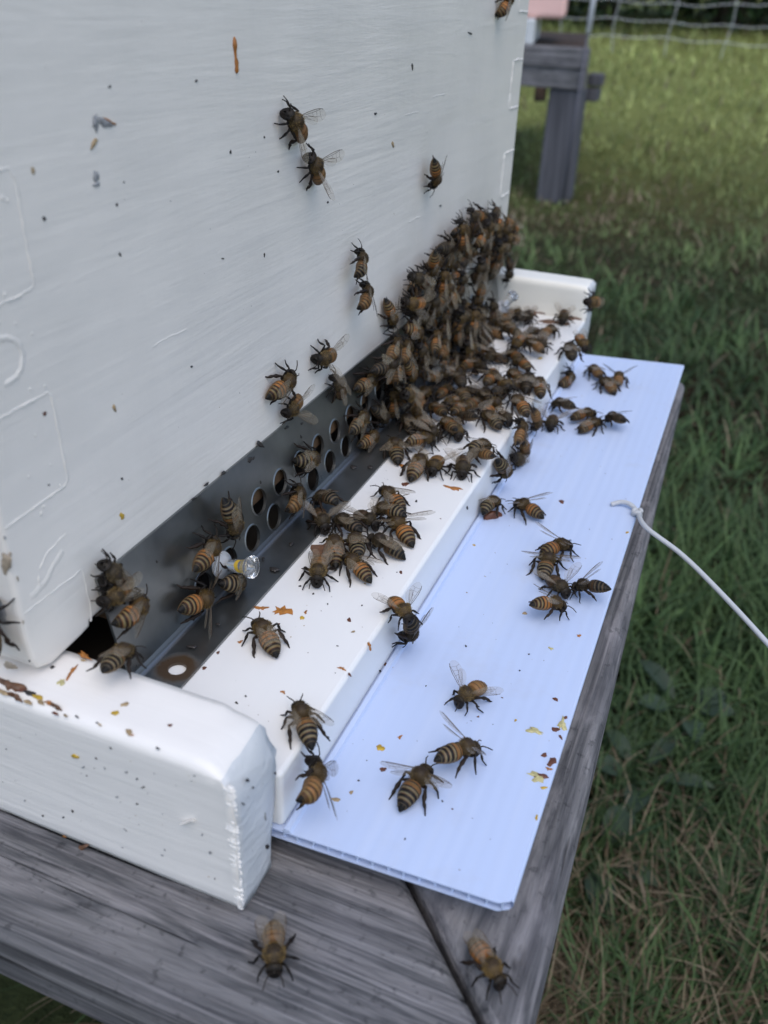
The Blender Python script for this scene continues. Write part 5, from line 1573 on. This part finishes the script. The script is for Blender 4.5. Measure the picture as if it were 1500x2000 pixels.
BEES = [
('-',(-0.2,300.4,116.9),(0.276,0.682,0.254,0.627),1.05,'oc','f','honeybee cut off by the picture top near the right edge of the hive front'),
('-',(-0.1,117.6,91.1),(0.323,-0.648,0.308,-0.617),1.0,'ta','s','honeybee with wings held out, upper one of the pair climbing high on the hive front'),
('-',(0.1,128.1,79.5),(0.296,-0.677,0.27,-0.617),0.93,'tb','s','honeybee with wings apart right below another one high on the hive front'),
('-',(1.2,222.2,64.4),(0.605,0.187,0.739,0.229),1.0,'oa','h','lone honeybee with black tail pointing up, high on the right of the hive front'),
('-',(2.2,154.7,47.9),(0.273,0.506,0.388,0.72),0.9,'sc','f','slim honeybee climbing upward, topmost of the pair left of the dense cluster'),
('-',(2.0,158.7,36.7),(0.315,0.5,0.43,0.683),0.98,'tc','h','tawny honeybee directly under the slim climber on the hive front'),
('-',(-0.1,187.0,22.6),(0.696,0.165,0.68,0.161),1.0,'oa','h','orange honeybee head down on the hive front just above the dark metal edge'),
('-',(-0.1,134.5,25.0),(0.453,-0.538,0.458,-0.544),1.0,'ta','s','honeybee with wings in a wide V on the hive front above the metal strip'),
('-',(-0.1,107.0,26.3),(0.456,0.572,0.425,0.533),1.0,'oa','f','orange honeybee with black striped tail on the hive front beside the metal strip'),
('-',(0.2,113.1,17.4),(0.543,-0.504,0.493,-0.457),0.9,'tb','s','tawny honeybee with raised wings peering down over the top edge of the metal strip'),
('-',(0.8,142.6,11.7),(0.199,-0.657,0.151,-0.711),0.9,'dc','f','grey honeybee straddling the top edge of the metal strip'),
('-',(1.6,162.9,6.0),(0.558,0.477,0.431,0.525),1.0,'oa','f','plain golden orange honeybee on the dark metal left of the crowd'),
('-',(3.6,152.5,-3.9),(0.48,0.478,0.425,0.601),1.0,'sa','f','grey striped honeybee on the metal strip just left of the crowd'),
('-',(4.2,170.6,-8.6),(0.697,0.256,0.594,0.31),1.0,'da','f','dark brown ribbed honeybee beside the grey striped one on the metal'),
('-',(4.9,158.3,-12.6),(0.553,0.443,0.466,0.53),1.0,'ob','f','orange honeybee low on the metal strip below the grey striped one'),
('-',(2.9,115.8,-1.0),(0.619,0.364,0.534,0.446),1.0,'sc','f','yellow ringed honeybee with its head in a round hole of the metal strip'),
('-',(5.6,102.4,-7.1),(0.434,0.414,0.471,0.647),1.0,'tc','f','brown honeybee climbing the metal between two round holes'),
('-',(3.2,71.1,3.3),(0.703,0.067,0.702,0.096),1.0,'sa','f','banded honeybee standing head down on the metal left of the round holes'),
('-',(4.0,57.8,0.4),(0.47,0.413,0.485,0.61),1.0,'oa','h','orange honeybee pressed behind the near clear push pin'),
('-',(4.7,51.4,-9.3),(0.591,0.371,0.534,0.477),1.0,'oa','s','orange and grey banded honeybee with a wing hanging down under the near push pin'),
('-',(6.8,64.2,-11.4),(0.573,0.258,0.652,0.424),0.99,'sc','f','dark striped honeybee half hidden directly beneath the clear push pin'),
('-',(1.5,28.1,8.0),(0.53,-0.51,0.399,-0.547),0.9,'ta','f','brown furry honeybee straddling the near end of the metal strip'),
('-',(3.8,28.6,3.0),(0.51,0.361,0.547,0.557),1.0,'oc','f','orange striped honeybee hanging below the furry one at the near end of the metal'),
('-',(0.8,28.8,11.9),(0.212,-0.688,0.146,-0.678),0.9,'da','f','black honeybee squeezed behind the furry one at the upper end of the metal'),
('-',(14.0,13.6,2.3),(0.629,-0.136,0.113,0.757),0.9,'sa','f','grey black striped honeybee on the near white end block beside the dark gap'),
('-',(-4.4,4.1,14.5),(0.545,0.454,-0.451,0.542),1.0,'db','f','honeybee mostly out of frame on the left side wall of the hive'),
('-',(25.6,52.4,-16.4),(0.336,0.025,-0.009,0.941),1.0,'ob','f','honeybee alone on the near white landing board below the orange splash'),
('-',(47.3,29.9,-16.4),(0.419,-0.006,0.003,0.908),1.0,'sb','h','honeybee with pinkish wing at the near end of the landing board'),
('-',(51.5,75.9,-16.2),(0.927,-0.018,-0.044,-0.371),0.91,'oa','s','honeybee tipping head first over the landing board edge'),
('-',(50.0,79.6,-22.1),(0.611,0.13,0.764,0.162),1.0,'dc','h','grey honeybee head down on the landing board front edge under the tipping one'),
('-',(50.6,20.7,-20.3),(0.427,0.41,0.581,0.559),0.99,'tc','s','tawny honeybee with outstretched wings on the near front edge of the landing board'),
('-',(28.5,127.5,-16.4),(0.295,0.041,-0.013,0.955),1.0,'oa','h','orange honeybee at the far end of the huddle on the middle of the landing board'),
('-',(32.7,115.6,-14.2),(0.15,-0.155,0.024,0.976),0.96,'sb','h','grey striped honeybee second from the far end of the landing board huddle'),
('-',(37.6,111.5,-16.7),(0.356,0.037,-0.014,0.933),1.09,'oa','s','orange honeybee with one wing stretched out at the outer side of the huddle'),
('-',(36.8,101.1,-16.4),(0.106,0.04,-0.004,0.994),1.0,'db','f','large brown honeybee with dark folded wings in the landing board huddle'),
('-',(26.7,111.8,-16.1),(0.959,-0.017,-0.058,-0.277),0.9,'da','s','grey honeybee facing the viewer with raised wing in the middle of the huddle'),
('-',(24.0,104.7,-14.7),(0.269,-0.121,0.034,0.955),1.0,'da','f','dull grey honeybee lying lengthwise in the back of the huddle'),
('-',(14.6,106.2,-16.4),(0.898,-0.013,-0.026,-0.44),1.0,'db','s','dark honeybee stepping from the metal onto the board with wings raised'),
('-',(13.6,112.6,-13.0),(0.225,-0.193,0.046,0.954),0.9,'dc','f','blackish honeybee lying on the metal floor beside the huddle'),
('-',(24.8,93.7,-16.4),(0.524,0.037,-0.023,0.851),1.0,'oa','f','honeybee with amber folded wings in the near row of the huddle'),
('-',(30.2,96.2,-15.3),(0.496,-0.075,0.043,0.864),1.0,'sa','f','honeybee with narrow stripes wedged in the middle of the huddle'),
('-',(33.8,88.5,-16.4),(0.297,0.008,-0.002,0.955),1.0,'oa','h','orange banded honeybee at the near edge of the landing board huddle'),
('-',(25.1,82.7,-16.4),(0.823,-0.01,-0.014,-0.568),1.0,'ta','f','furry brown honeybee facing the viewer beside a brown flake of propolis'),
('-',(17.5,158.2,-16.7),(0.512,0.034,-0.02,0.858),1.11,'sa','h','black and pale banded honeybee on the board beside the metal, left of the crowd'),
('-',(23.6,164.8,-14.9),(0.867,-0.056,0.101,0.484),1.0,'ob','f','orange honeybee walking sideways in front of the crowd on the board'),
('-',(28.6,149.8,-16.7),(0.682,0.027,-0.025,0.73),1.12,'oa','f','reddish striped honeybee with tail towards the viewer in front of the crowd'),
('-',(33.5,153.8,-16.4),(0.744,-0.027,-0.03,-0.667),1.0,'tb','s','tan honeybee facing the viewer with spread wings in front of the crowd'),
('-',(42.0,156.8,-16.3),(0.794,0.01,0.012,-0.607),1.0,'da','h','dark faced honeybee heading to the viewer near the board edge'),
('-',(43.6,169.2,-14.5),(0.784,-0.087,0.113,0.604),1.0,'sc','f','plump yellow banded honeybee near the outer edge of the board'),
('-',(46.5,163.5,-14.1),(0.236,-0.175,0.043,0.955),0.9,'ta','f','tan honeybee side by side with the plump yellow banded one'),
('-',(48.2,174.9,-21.4),(0.666,0.281,0.637,0.269),1.12,'sa','f','striped honeybee hanging head down on the far front edge of the board'),
('-',(52.0,159.8,-30.6),(0.754,-0.084,0.052,0.649),1.0,'sc','f','boldly striped honeybee tucked against the foot of the board edge'),
('-',(64.4,163.8,-31.0),(0.268,-0.047,-0.003,0.962),1.0,'oa','s','orange banded honeybee with raised wing facing the board edge on the plastic sheet'),
('-',(78.6,141.1,-29.3),(0.877,-0.051,0.041,0.475),1.0,'ob','s','reddish honeybee heading outward, first of the four in the middle of the sheet'),
('-',(77.9,132.9,-30.4),(0.688,-0.012,-0.029,0.725),1.0,'sa','s','olive banded honeybee facing away in the middle of the plastic sheet'),
('-',(83.6,122.6,-29.8),(0.909,-0.011,-0.079,-0.408),0.9,'db','s','grey furry honeybee with raised wings behind the amber one on the sheet'),
('-',(83.1,109.0,-27.7),(0.918,-0.078,0.14,0.362),0.9,'oa','h','amber honeybee facing the viewer in the middle of the sheet'),
('-',(93.3,122.1,-27.1),(0.109,-0.207,0.016,0.972),0.9,'da','s','slender brown honeybee nearest the outer edge of the sheet'),
('-',(73.7,68.6,-30.4),(0.566,-0.02,-0.048,-0.823),0.9,'tb','s','tawny honeybee with both wings up on the near part of the sheet'),
('-',(77.2,46.2,-28.3),(0.872,-0.088,0.109,0.47),0.98,'sa','s','striped honeybee with one wing up walking to the right on the near sheet'),
('-',(71.4,35.8,-30.8),(0.755,-0.02,-0.022,0.655),1.0,'sb','s','boldly banded honeybee with tail to the viewer, nearest one on the sheet'),
('-',(58.3,-5.4,-38.6),(0.862,-0.024,-0.041,-0.504),0.92,'ta','f','blurred honeybee with folded wings on the grey wood below the white end block'),
('-',(96.7,8.0,-38.6),(0.931,-0.02,-0.052,-0.361),0.9,'ob','f','blurred orange honeybee on the grey wood at the mitre joint'),
('-',(61.8,298.9,-31.0),(0.487,-0.053,0.0,0.872),1.0,'ta','f','brown honeybee on the far end of the sheet closest to the board edge'),
('-',(69.8,285.8,-31.1),(0.459,0.009,-0.032,0.888),1.08,'tb','f','honeybee with pale wings between two others at the far end of the sheet'),
('-',(73.1,294.0,-30.7),(0.659,-0.018,-0.024,0.751),1.0,'ta','s','honeybee with raised wings nearest the far outer corner of the sheet'),
('-',(57.1,252.8,-30.0),(0.28,-0.143,0.025,0.949),1.0,'da','f','dark honeybee with a pale wing on the sheet next to the board edge'),
('-',(66.3,247.4,-30.5),(0.895,-0.033,0.013,0.444),1.0,'ob','f','reddish honeybee, farthest of the close trio on the sheet'),
('-',(71.0,239.7,-30.8),(0.866,-0.001,-0.05,0.497),1.0,'oa','f','orange brown honeybee, nearest of the close trio on the sheet'),
('-',(80.0,244.8,-28.2),(0.407,-0.161,0.048,0.898),1.0,'da','h','dark honeybee, rightmost of the close trio on the sheet'),
('-',(55.6,237.6,-31.7),(0.741,0.009,-0.035,-0.67),1.0,'da','s','dark honeybee facing the viewer where sheet and board edge meet'),
('-',(48.2,285.7,-29.0),(0.49,0.543,0.457,0.507),1.12,'oc','f','curled orange honeybee on the far front edge of the board'),
('-',(51.8,279.9,-16.7),(0.577,0.019,-0.014,0.816),1.12,'da','f','dark tailed honeybee sitting on the far outer corner of the board'),
('-',(54.1,291.5,-15.1),(0.86,0.049,0.085,-0.501),1.0,'ob','f','orange honeybee behind the dark tailed one at the far outer corner'),
('-',(50.9,311.9,-0.3),(0.39,-0.499,0.476,-0.61),1.12,'oc','f','orange honeybee clinging to the outer corner of the far end block'),
('-',(39.1,324.6,-15.3),(0.749,0.056,0.064,-0.657),1.0,'da','h','honeybee against the brown propolis line below the far end block'),
('-',(23.6,317.8,-15.8),(0.734,0.034,0.036,-0.677),1.0,'da','f','blackish honeybee at the foot of the far end block next to the crowd'),
('-',(37.4,299.9,-15.8),(0.77,-0.031,0.038,0.637),1.0,'ta','h','golden headed honeybee in the loose trio on the far board'),
('-',(30.7,297.1,-16.2),(0.61,-0.042,-0.033,-0.79),0.9,'da','f','greyish honeybee in the loose trio on the far board'),
('-',(38.2,284.1,-15.8),(0.757,0.034,0.04,-0.652),1.0,'db','f','honeybee facing the viewer in the loose trio on the far board'),
('-',(46.6,213.9,-16.7),(0.451,0.035,-0.018,0.892),1.1,'oa','h','honeybee with long orange abdomen at the outer side of the crowd'),
('-',(43.8,236.5,-16.7),(0.653,0.024,-0.021,0.757),1.12,'da','f','dark backed honeybee forked against an orange one at the outer side of the crowd'),
('-',(49.1,234.2,-16.7),(0.583,0.027,-0.019,0.812),1.12,'oa','f','orange backed honeybee forked against a dark one at the outer side of the crowd'),
('L',(40.4,195.8,-16.4),(0.38,-0.011,0.005,0.925),1.0,'sa','f'),
('L',(33.5,188.9,-13.9),(0.286,-0.234,0.072,0.926),0.9,'da','f'),
('L',(31.4,181.3,-16.4),(0.864,-0.022,-0.039,-0.502),0.98,'ob','f'),
('L',(28.1,195.9,-14.9),(0.751,-0.075,0.087,0.65),1.0,'oa','f'),
('L',(24.8,211.0,-15.7),(0.501,-0.053,0.031,0.863),1.0,'sb','h'),
('L',(33.2,213.4,-16.1),(0.309,-0.03,0.01,0.951),1.0,'da','f'),
('L',(36.8,216.5,-14.0),(0.759,-0.141,0.175,0.611),0.9,'da','h'),
('L',(39.3,230.6,-16.1),(0.612,-0.055,-0.042,-0.788),0.9,'db','f'),
('L',(28.8,238.5,-16.4),(0.828,-0.025,-0.037,-0.559),0.98,'oa','f'),
('L',(24.5,235.6,-14.0),(0.415,-0.197,0.093,0.883),0.9,'da','f'),
('L',(38.0,238.4,-15.3),(0.444,-0.077,0.039,0.892),1.0,'ob','f'),
('L',(37.1,253.1,-15.6),(0.385,-0.058,0.024,0.921),1.0,'oc','h'),
('L',(44.6,199.7,-16.1),(0.881,-0.029,-0.054,-0.47),0.9,'db','f'),
('E',(49.8,190.6,-14.0),(0.372,0.512,0.455,0.626),1.0,'ta','f'),
('E',(48.5,224.3,-23.4),(0.687,0.176,0.683,0.175),1.0,'ta','h'),
('E',(49.0,198.9,-28.9),(0.346,-0.578,0.38,-0.634),1.0,'da','f'),
('E',(49.6,203.4,-26.5),(0.604,0.227,0.715,0.269),1.0,'tb','f'),
('L',(10.0,204.4,-16.7),(0.787,0.023,-0.03,0.615),1.12,'oa','f'),
('L',(19.6,180.5,-15.7),(0.427,-0.054,0.026,0.902),1.0,'oa','f'),
('L',(14.2,179.6,-16.4),(0.461,0.022,-0.012,0.887),1.0,'db','f'),
('L',(22.1,204.5,-16.1),(0.624,-0.048,-0.039,-0.779),0.9,'tb','f'),
('L',(29.4,180.2,-14.6),(0.439,-0.118,0.058,0.889),1.0,'oa','f'),
('L',(21.2,191.4,-14.7),(0.393,-0.119,0.051,0.91),1.0,'oa','f'),
('F',(1.6,284.1,37.0),(0.6,0.414,0.563,0.389),1.12,'ob','h'),
('F',(1.9,307.4,34.5),(0.533,-0.507,0.491,-0.467),1.0,'da','f'),
('F',(3.6,334.9,23.1),(0.36,-0.544,0.418,-0.632),1.12,'oc','f'),
('F',(1.6,257.9,36.3),(0.542,0.494,0.503,0.458),1.12,'ob','h'),
('F',(1.6,240.4,34.1),(0.548,0.479,0.516,0.451),1.12,'da','h'),
('F',(1.9,226.3,31.6),(0.498,0.533,0.467,0.5),1.0,'oc','h'),
('F',(1.6,210.6,28.1),(0.48,0.553,0.446,0.514),1.12,'oa','h'),
('F',(1.7,215.9,21.0),(0.555,0.482,0.512,0.444),1.07,'db','h'),
('F',(2.4,205.9,15.3),(0.45,0.506,0.489,0.55),1.0,'da','f'),
('M',(6.8,173.4,15.3),(0.411,0.488,0.392,0.663),1.0,'ta','f'),
('M',(8.1,181.9,11.6),(0.384,0.464,0.399,0.691),1.0,'tb','f'),
('M',(6.2,195.6,14.3),(0.681,0.343,0.526,0.377),1.0,'oc','f'),
('M',(8.2,200.0,4.6),(0.201,-0.666,0.149,-0.702),0.9,'da','f'),
('M',(9.3,183.8,4.0),(0.661,0.184,0.676,0.27),1.0,'oa','f'),
('M',(9.6,210.0,6.3),(0.34,0.452,0.381,0.731),1.0,'oa','f'),
('M',(10.1,219.2,0.5),(0.407,0.447,0.427,0.672),1.0,'tb','f'),
('F',(6.1,196.2,25.8),(0.293,-0.524,0.563,-0.568),1.03,'ob','h'),
('F',(0.1,239.9,5.6),(0.049,-0.706,-0.141,-0.692),0.98,'dc','h'),
('F',(-0.1,250.8,6.1),(0.116,0.703,0.193,0.674),1.05,'sb','f'),
('F',(6.4,248.5,17.7),(0.096,-0.704,-0.24,-0.662),0.94,'db','h'),
('F',(3.3,282.6,12.5),(0.48,0.484,0.663,0.309),0.95,'db','h'),
('F',(0.7,265.0,24.2),(0.184,0.483,0.7,0.493),1.01,'dc','h'),
('F',(-0.0,246.9,28.5),(0.462,-0.577,0.509,-0.441),1.03,'oa','f'),
('F',(6.1,245.4,37.8),(0.046,-0.633,-0.007,-0.773),1.0,'oa','f'),
('F',(3.3,251.6,35.1),(0.428,0.411,0.641,0.486),0.95,'tc','h'),
('F',(3.2,229.7,14.9),(0.523,-0.247,0.788,-0.209),1.0,'sa','f'),
('F',(2.9,234.3,22.4),(0.0,-0.693,0.04,-0.72),1.02,'oa','h'),
('F',(0.3,332.0,7.0),(0.348,0.614,0.004,0.708),1.02,'ta','h'),
('F',(3.2,220.3,33.1),(0.549,0.189,0.809,0.091),1.02,'oa','h'),
('F',(6.3,279.2,5.9),(0.609,0.076,0.769,-0.178),0.96,'ob','f'),
('F',(6.3,276.4,17.6),(0.07,0.776,-0.239,0.58),1.04,'db','f'),
('F',(0.4,241.1,11.6),(0.432,-0.577,0.061,-0.69),1.0,'da','f'),
('F',(0.2,247.2,18.5),(0.062,-0.748,0.143,-0.645),0.95,'sc','f'),
('F',(3.3,315.4,11.5),(0.227,0.753,0.014,0.618),0.95,'oa','f'),
('F',(6.2,273.3,31.4),(0.365,0.587,0.337,0.64),0.94,'oc','f'),
('F',(0.1,230.7,6.7),(0.237,-0.551,0.246,-0.761),1.01,'sb','f'),
('F',(6.0,328.1,4.3),(0.687,-0.21,0.681,-0.142),0.99,'db','f'),
('F',(0.7,260.9,19.8),(0.158,0.573,-0.313,0.741),0.96,'ob','h'),
('F',(3.1,329.4,24.5),(0.637,-0.188,0.658,-0.353),1.0,'sc','f'),
('F',(0.4,339.7,11.6),(0.246,0.514,0.128,0.812),0.96,'sc','f'),
('F',(6.0,298.9,31.2),(0.538,-0.487,0.55,-0.413),1.01,'oc','f'),
('F',(0.2,301.1,8.5),(0.014,-0.711,-0.182,-0.679),0.95,'ta','h'),
('F',(0.0,333.0,17.1),(0.488,0.429,0.452,0.612),1.03,'oc','h'),
('F',(1.0,282.1,25.1),(0.226,0.564,0.767,0.207),1.05,'tb','h'),
('F',(3.4,203.3,23.5),(0.572,-0.153,0.805,0.048),0.94,'dc','h'),
('F',(5.9,315.9,17.7),(0.502,0.453,0.555,0.484),1.05,'sb','f'),
('F',(0.2,260.3,6.1),(0.156,0.685,0.431,0.566),1.01,'dc','f'),
('F',(6.0,284.3,32.8),(0.259,-0.697,0.287,-0.604),1.02,'tb','h'),
('F',(3.0,293.2,17.7),(0.149,0.661,0.25,0.691),1.0,'sc','f'),
('F',(0.0,273.6,25.5),(0.257,-0.641,0.27,-0.671),1.0,'ob','h'),
('F',(0.1,320.8,4.6),(0.382,0.601,0.469,0.522),0.99,'sb','f'),
('F',(0.1,308.4,28.3),(0.557,0.455,0.542,0.436),0.96,'da','f'),
('F',(2.9,289.6,26.1),(0.707,0.013,0.707,-0.027),1.03,'sa','f'),
('F',(3.4,270.9,37.3),(0.217,-0.584,-0.057,-0.78),0.97,'da','h'),
('F',(0.1,277.4,32.8),(0.067,0.799,-0.032,0.597),0.99,'dc','f'),
('F',(0.1,264.6,30.3),(0.038,0.729,-0.086,0.678),0.98,'ta','h'),
('F',(0.4,225.0,24.2),(0.144,-0.785,0.329,-0.505),0.94,'oc','f'),
('F',(0.2,239.1,19.0),(0.463,-0.593,0.387,-0.532),0.94,'ta','h'),
('F',(0.3,322.0,19.0),(0.203,-0.712,0.022,-0.672),0.94,'sb','f'),
('F',(3.1,224.0,16.5),(0.069,-0.789,0.178,-0.584),1.01,'db','h'),
('F',(6.2,331.1,18.6),(0.307,-0.444,0.544,-0.642),1.03,'sb','f'),
('F',(0.0,323.1,10.5),(0.393,0.529,0.587,0.471),1.04,'ob','f'),
('F',(3.1,341.4,18.8),(0.212,-0.69,0.328,-0.609),0.99,'dc','f'),
('F',(3.0,292.2,33.2),(0.569,0.213,0.768,0.203),1.03,'db','h'),
('F',(0.0,209.5,22.5),(0.571,-0.27,0.681,-0.371),1.01,'ta','h'),
('F',(6.0,231.1,6.0),(0.114,0.62,0.133,0.764),1.01,'da','f'),
('F',(0.2,236.4,12.0),(0.116,-0.65,0.094,-0.745),0.94,'ob','h'),
('F',(6.0,305.2,18.3),(0.269,-0.712,0.12,-0.638),1.04,'sb','h'),
('F',(6.3,236.5,17.0),(0.072,-0.561,0.164,-0.808),0.93,'ta','f'),
('F',(6.2,201.2,31.5),(0.295,-0.492,0.422,-0.702),0.97,'db','f'),
('M',(2.5,215.0,2.5),(0.146,-0.596,0.175,-0.77),0.95,'oa','h'),
('M',(2.9,270.4,-0.8),(0.231,-0.613,0.074,-0.752),1.0,'oc','h'),
('M',(4.7,275.9,-10.8),(0.338,0.516,0.147,0.774),1.04,'sb','h'),
('M',(2.0,204.6,4.3),(0.164,-0.677,0.289,-0.657),1.04,'tc','h'),
('M',(10.7,252.4,-10.1),(0.173,-0.72,0.257,-0.621),1.01,'ta','f'),
('M',(4.2,188.2,-8.9),(0.293,-0.562,0.311,-0.708),1.04,'oa','f'),
('M',(2.5,179.1,2.3),(0.387,-0.556,0.169,-0.716),0.95,'oa','h'),
('M',(7.1,167.4,10.9),(0.658,0.46,0.359,0.476),0.98,'da','h'),
('M',(8.9,261.9,-0.7),(0.058,0.688,-0.028,0.722),1.04,'ob','f'),
('M',(8.2,240.8,-12.9),(0.397,0.474,0.378,0.689),0.97,'da','f'),
('M',(4.5,195.3,-10.2),(0.373,-0.495,0.219,-0.754),1.04,'ob','f'),
('M',(3.2,264.7,-1.9),(0.059,-0.712,0.2,-0.67),1.02,'tb','h'),
('M',(10.0,179.9,-5.2),(0.547,-0.567,0.146,-0.599),1.03,'ta','h'),
('M',(6.2,247.2,-1.7),(0.095,-0.653,0.16,-0.734),0.97,'oa','f'),
('M',(4.7,188.2,7.4),(0.186,0.634,-0.064,0.748),0.96,'ob','h'),
('M',(2.9,184.5,-0.9),(0.763,0.088,0.622,0.153),0.99,'ob','f'),
('M',(4.4,293.2,-8.7),(0.382,0.448,0.452,0.67),1.0,'db','h'),
('M',(5.3,226.2,-10.2),(0.452,0.289,0.111,0.837),1.01,'da','f'),
('M',(9.6,252.6,-5.0),(0.088,0.62,0.075,0.776),1.03,'da','h'),
('M',(8.6,250.7,3.3),(0.598,0.217,0.522,0.567),0.94,'sb','f'),
('M',(4.4,181.8,-8.1),(0.04,0.635,0.016,0.772),0.93,'oa','h'),
('M',(7.2,281.4,-7.5),(0.107,-0.649,0.203,-0.725),0.98,'ta','f'),
('M',(4.0,287.0,-6.4),(0.168,-0.619,0.225,-0.733),0.94,'ob','h'),
('M',(8.3,242.6,4.8),(0.177,-0.776,-0.035,-0.604),0.99,'sa','h'),
('M',(8.1,221.3,-11.5),(0.644,0.404,0.32,0.566),0.96,'tb','f'),
('M',(7.3,299.2,-8.4),(0.018,0.637,0.131,0.76),1.02,'dc','f'),
('M',(4.9,236.9,-10.0),(0.155,0.701,-0.121,0.685),0.95,'oa','f'),
('M',(7.4,200.9,-3.8),(0.429,-0.36,-0.08,-0.824),0.98,'da','h'),
('M',(3.6,207.3,-4.2),(0.281,-0.475,0.233,-0.801),0.99,'sa','h'),
('M',(1.2,222.4,9.1),(0.627,0.318,0.587,0.402),0.98,'sb','f'),
('M',(11.5,277.3,-13.2),(0.218,-0.575,-0.006,-0.788),0.93,'da','h'),
('M',(3.0,232.0,-0.4),(0.295,0.679,0.019,0.672),1.01,'da','h'),
('M',(7.5,175.0,8.1),(0.233,0.531,0.209,0.788),0.98,'ta','f'),
('M',(10.8,270.7,-8.9),(0.091,-0.481,-0.023,-0.872),0.93,'da','h'),
('L',(37.6,224.7,-14.2),(0.856,-0.018,-0.142,-0.497),1.01,'ta','f'),
('L',(28.4,218.3,-16.2),(0.981,-0.06,0.103,0.152),0.99,'db','h'),
('L',(35.9,208.2,-15.3),(0.664,0.456,0.014,0.593),1.02,'oc','h'),
('L',(36.7,273.2,-14.3),(0.309,0.01,0.077,0.948),1.0,'tb','h'),
('L',(31.4,263.2,-16.1),(0.445,-0.11,-0.015,0.889),0.95,'oa','h'),
('L',(29.6,275.1,-14.3),(0.665,0.052,0.068,-0.742),1.01,'oa','f'),
('L',(22.9,287.2,-14.3),(0.208,-0.035,0.025,0.977),0.99,'sa','h'),
('L',(17.8,243.5,-16.2),(0.88,-0.066,0.012,0.47),0.98,'oc','h'),
('L',(19.4,222.5,-14.3),(0.517,-0.018,-0.002,0.856),1.01,'da','h'),
('L',(12.5,232.6,-15.9),(0.884,0.192,0.162,0.395),0.95,'sb','f'),
('L',(17.7,262.2,-16.1),(0.985,0.008,0.148,0.089),0.97,'sb','h'),
('L',(15.5,307.6,-16.1),(0.842,0.136,0.069,-0.517),0.95,'sb','h'),
('L',(22.7,173.5,-14.0),(0.98,0.084,0.178,-0.004),0.94,'da','h'),
('L',(15.5,300.3,-16.1),(0.183,-0.04,0.141,-0.972),0.96,'sb','h'),
('L',(14.9,193.3,-15.6),(0.703,0.322,-0.112,-0.624),0.95,'ta','f'),
('L',(12.0,257.1,-13.8),(0.338,0.009,0.357,0.871),1.05,'sb','h'),
('L',(29.7,285.4,-16.3),(0.322,-0.061,0.022,-0.945),1.02,'sb','h'),
('L',(24.4,255.2,-16.3),(0.343,0.016,-0.131,-0.93),1.02,'db','h'),
('L',(21.6,309.1,-14.1),(0.78,0.069,0.208,0.586),1.02,'dc','f'),
('L',(17.5,212.1,-16.0),(0.751,-0.184,-0.057,0.631),0.93,'oa','h'),
('L',(12.7,288.0,-16.3),(0.026,0.099,0.052,0.993),1.01,'tb','h'),
('L',(29.9,204.6,-16.1),(0.741,-0.046,0.197,0.64),0.99,'oa','f'),
('L',(30.0,229.3,-14.1),(0.74,0.064,0.057,0.667),0.93,'oa','h'),
('L',(17.6,317.4,-16.1),(0.92,-0.029,-0.151,-0.36),0.97,'ob','h')]
CROWD = {'F': ('honeybee packed in the dense dark cluster climbing the far corner of the hive front', 'bees clustered on the far corner of the hive front'), 'M': ('honeybee in the crowd pressed against the far half of the metal strip', 'bees crowding the far half of the metal strip'), 'L': ('honeybee in the crowd covering the far half of the white landing board', 'bees crowding the far half of the landing board'), 'E': ('honeybee piled over the far front edge of the landing board', 'bees piled over the far front edge')}

rb = random.Random(42)
MODEL_LEN = 13.6
def wing_matrix(side, sweep, rise, roll, root):
    """wing along local +X, leading edge +Y"""
    x = Vector((-math.cos(sweep) * math.cos(rise), side * math.sin(sweep) * math.cos(rise), math.sin(rise)))
    y = Vector((math.sin(sweep), side * math.cos(sweep), 0))
    y = (y - x * y.dot(x)).normalized()
    z = x.cross(y)
    m = Matrix((x, y, z)).transposed()
    m = m @ Matrix.Rotation(roll * side, 3, 'X')
    m = m.to_4x4()
    m.translation = root
    return m
for (srf, loc, quat, sc, var, wing, *lab) in BEES:
    b = bpy.data.objects.new('honeybee', BODY[var][rb.randrange(3)])
    COL.objects.link(b)
    k = 0.0138 / MODEL_LEN * sc
    b.rotation_mode = 'QUATERNION'
    b.rotation_quaternion = quat
    b.scale = (k, k * rb.uniform(0.92, 1.06), k * rb.uniform(0.94, 1.05))
    b.location = [v * 0.001 for v in loc]
    if lab:
        tag(b, lab[0], 'bee')
    else:
        tag(b, CROWD[srf][0], 'bee', CROWD[srf][1])
    fu = bpy.data.objects.new('fur', FUR[var])
    COL.objects.link(fu)
    fu.parent = b
    sw, ri = {'f': (R_(7), R_(2)), 'h': (R_(26), R_(8)), 's': (R_(58), R_(22))}[wing]
    for side in (-1, 1):
        jit, jr = rb.uniform(-0.12, 0.12), rb.uniform(-0.06, 0.10)
        if wing == 's': jit *= 2.2; jr *= 2.5
        w1 = bpy.data.objects.new('forewing', FW)
        COL.objects.link(w1)
        w1.parent = b
        w1.matrix_local = wing_matrix(side, sw + jit, ri + jr, 0.22, (2.7, side * 1.45, 4.55 + 0.05 * side))
        w2 = bpy.data.objects.new('hindwing', HW)
        COL.objects.link(w2)
        w2.parent = b
        w2.matrix_local = wing_matrix(side, sw + jit - R_(10 if wing != 'f' else 5), ri + jr - 0.05, 0.22, (1.8, side * 1.5, 4.35 + 0.04 * side))
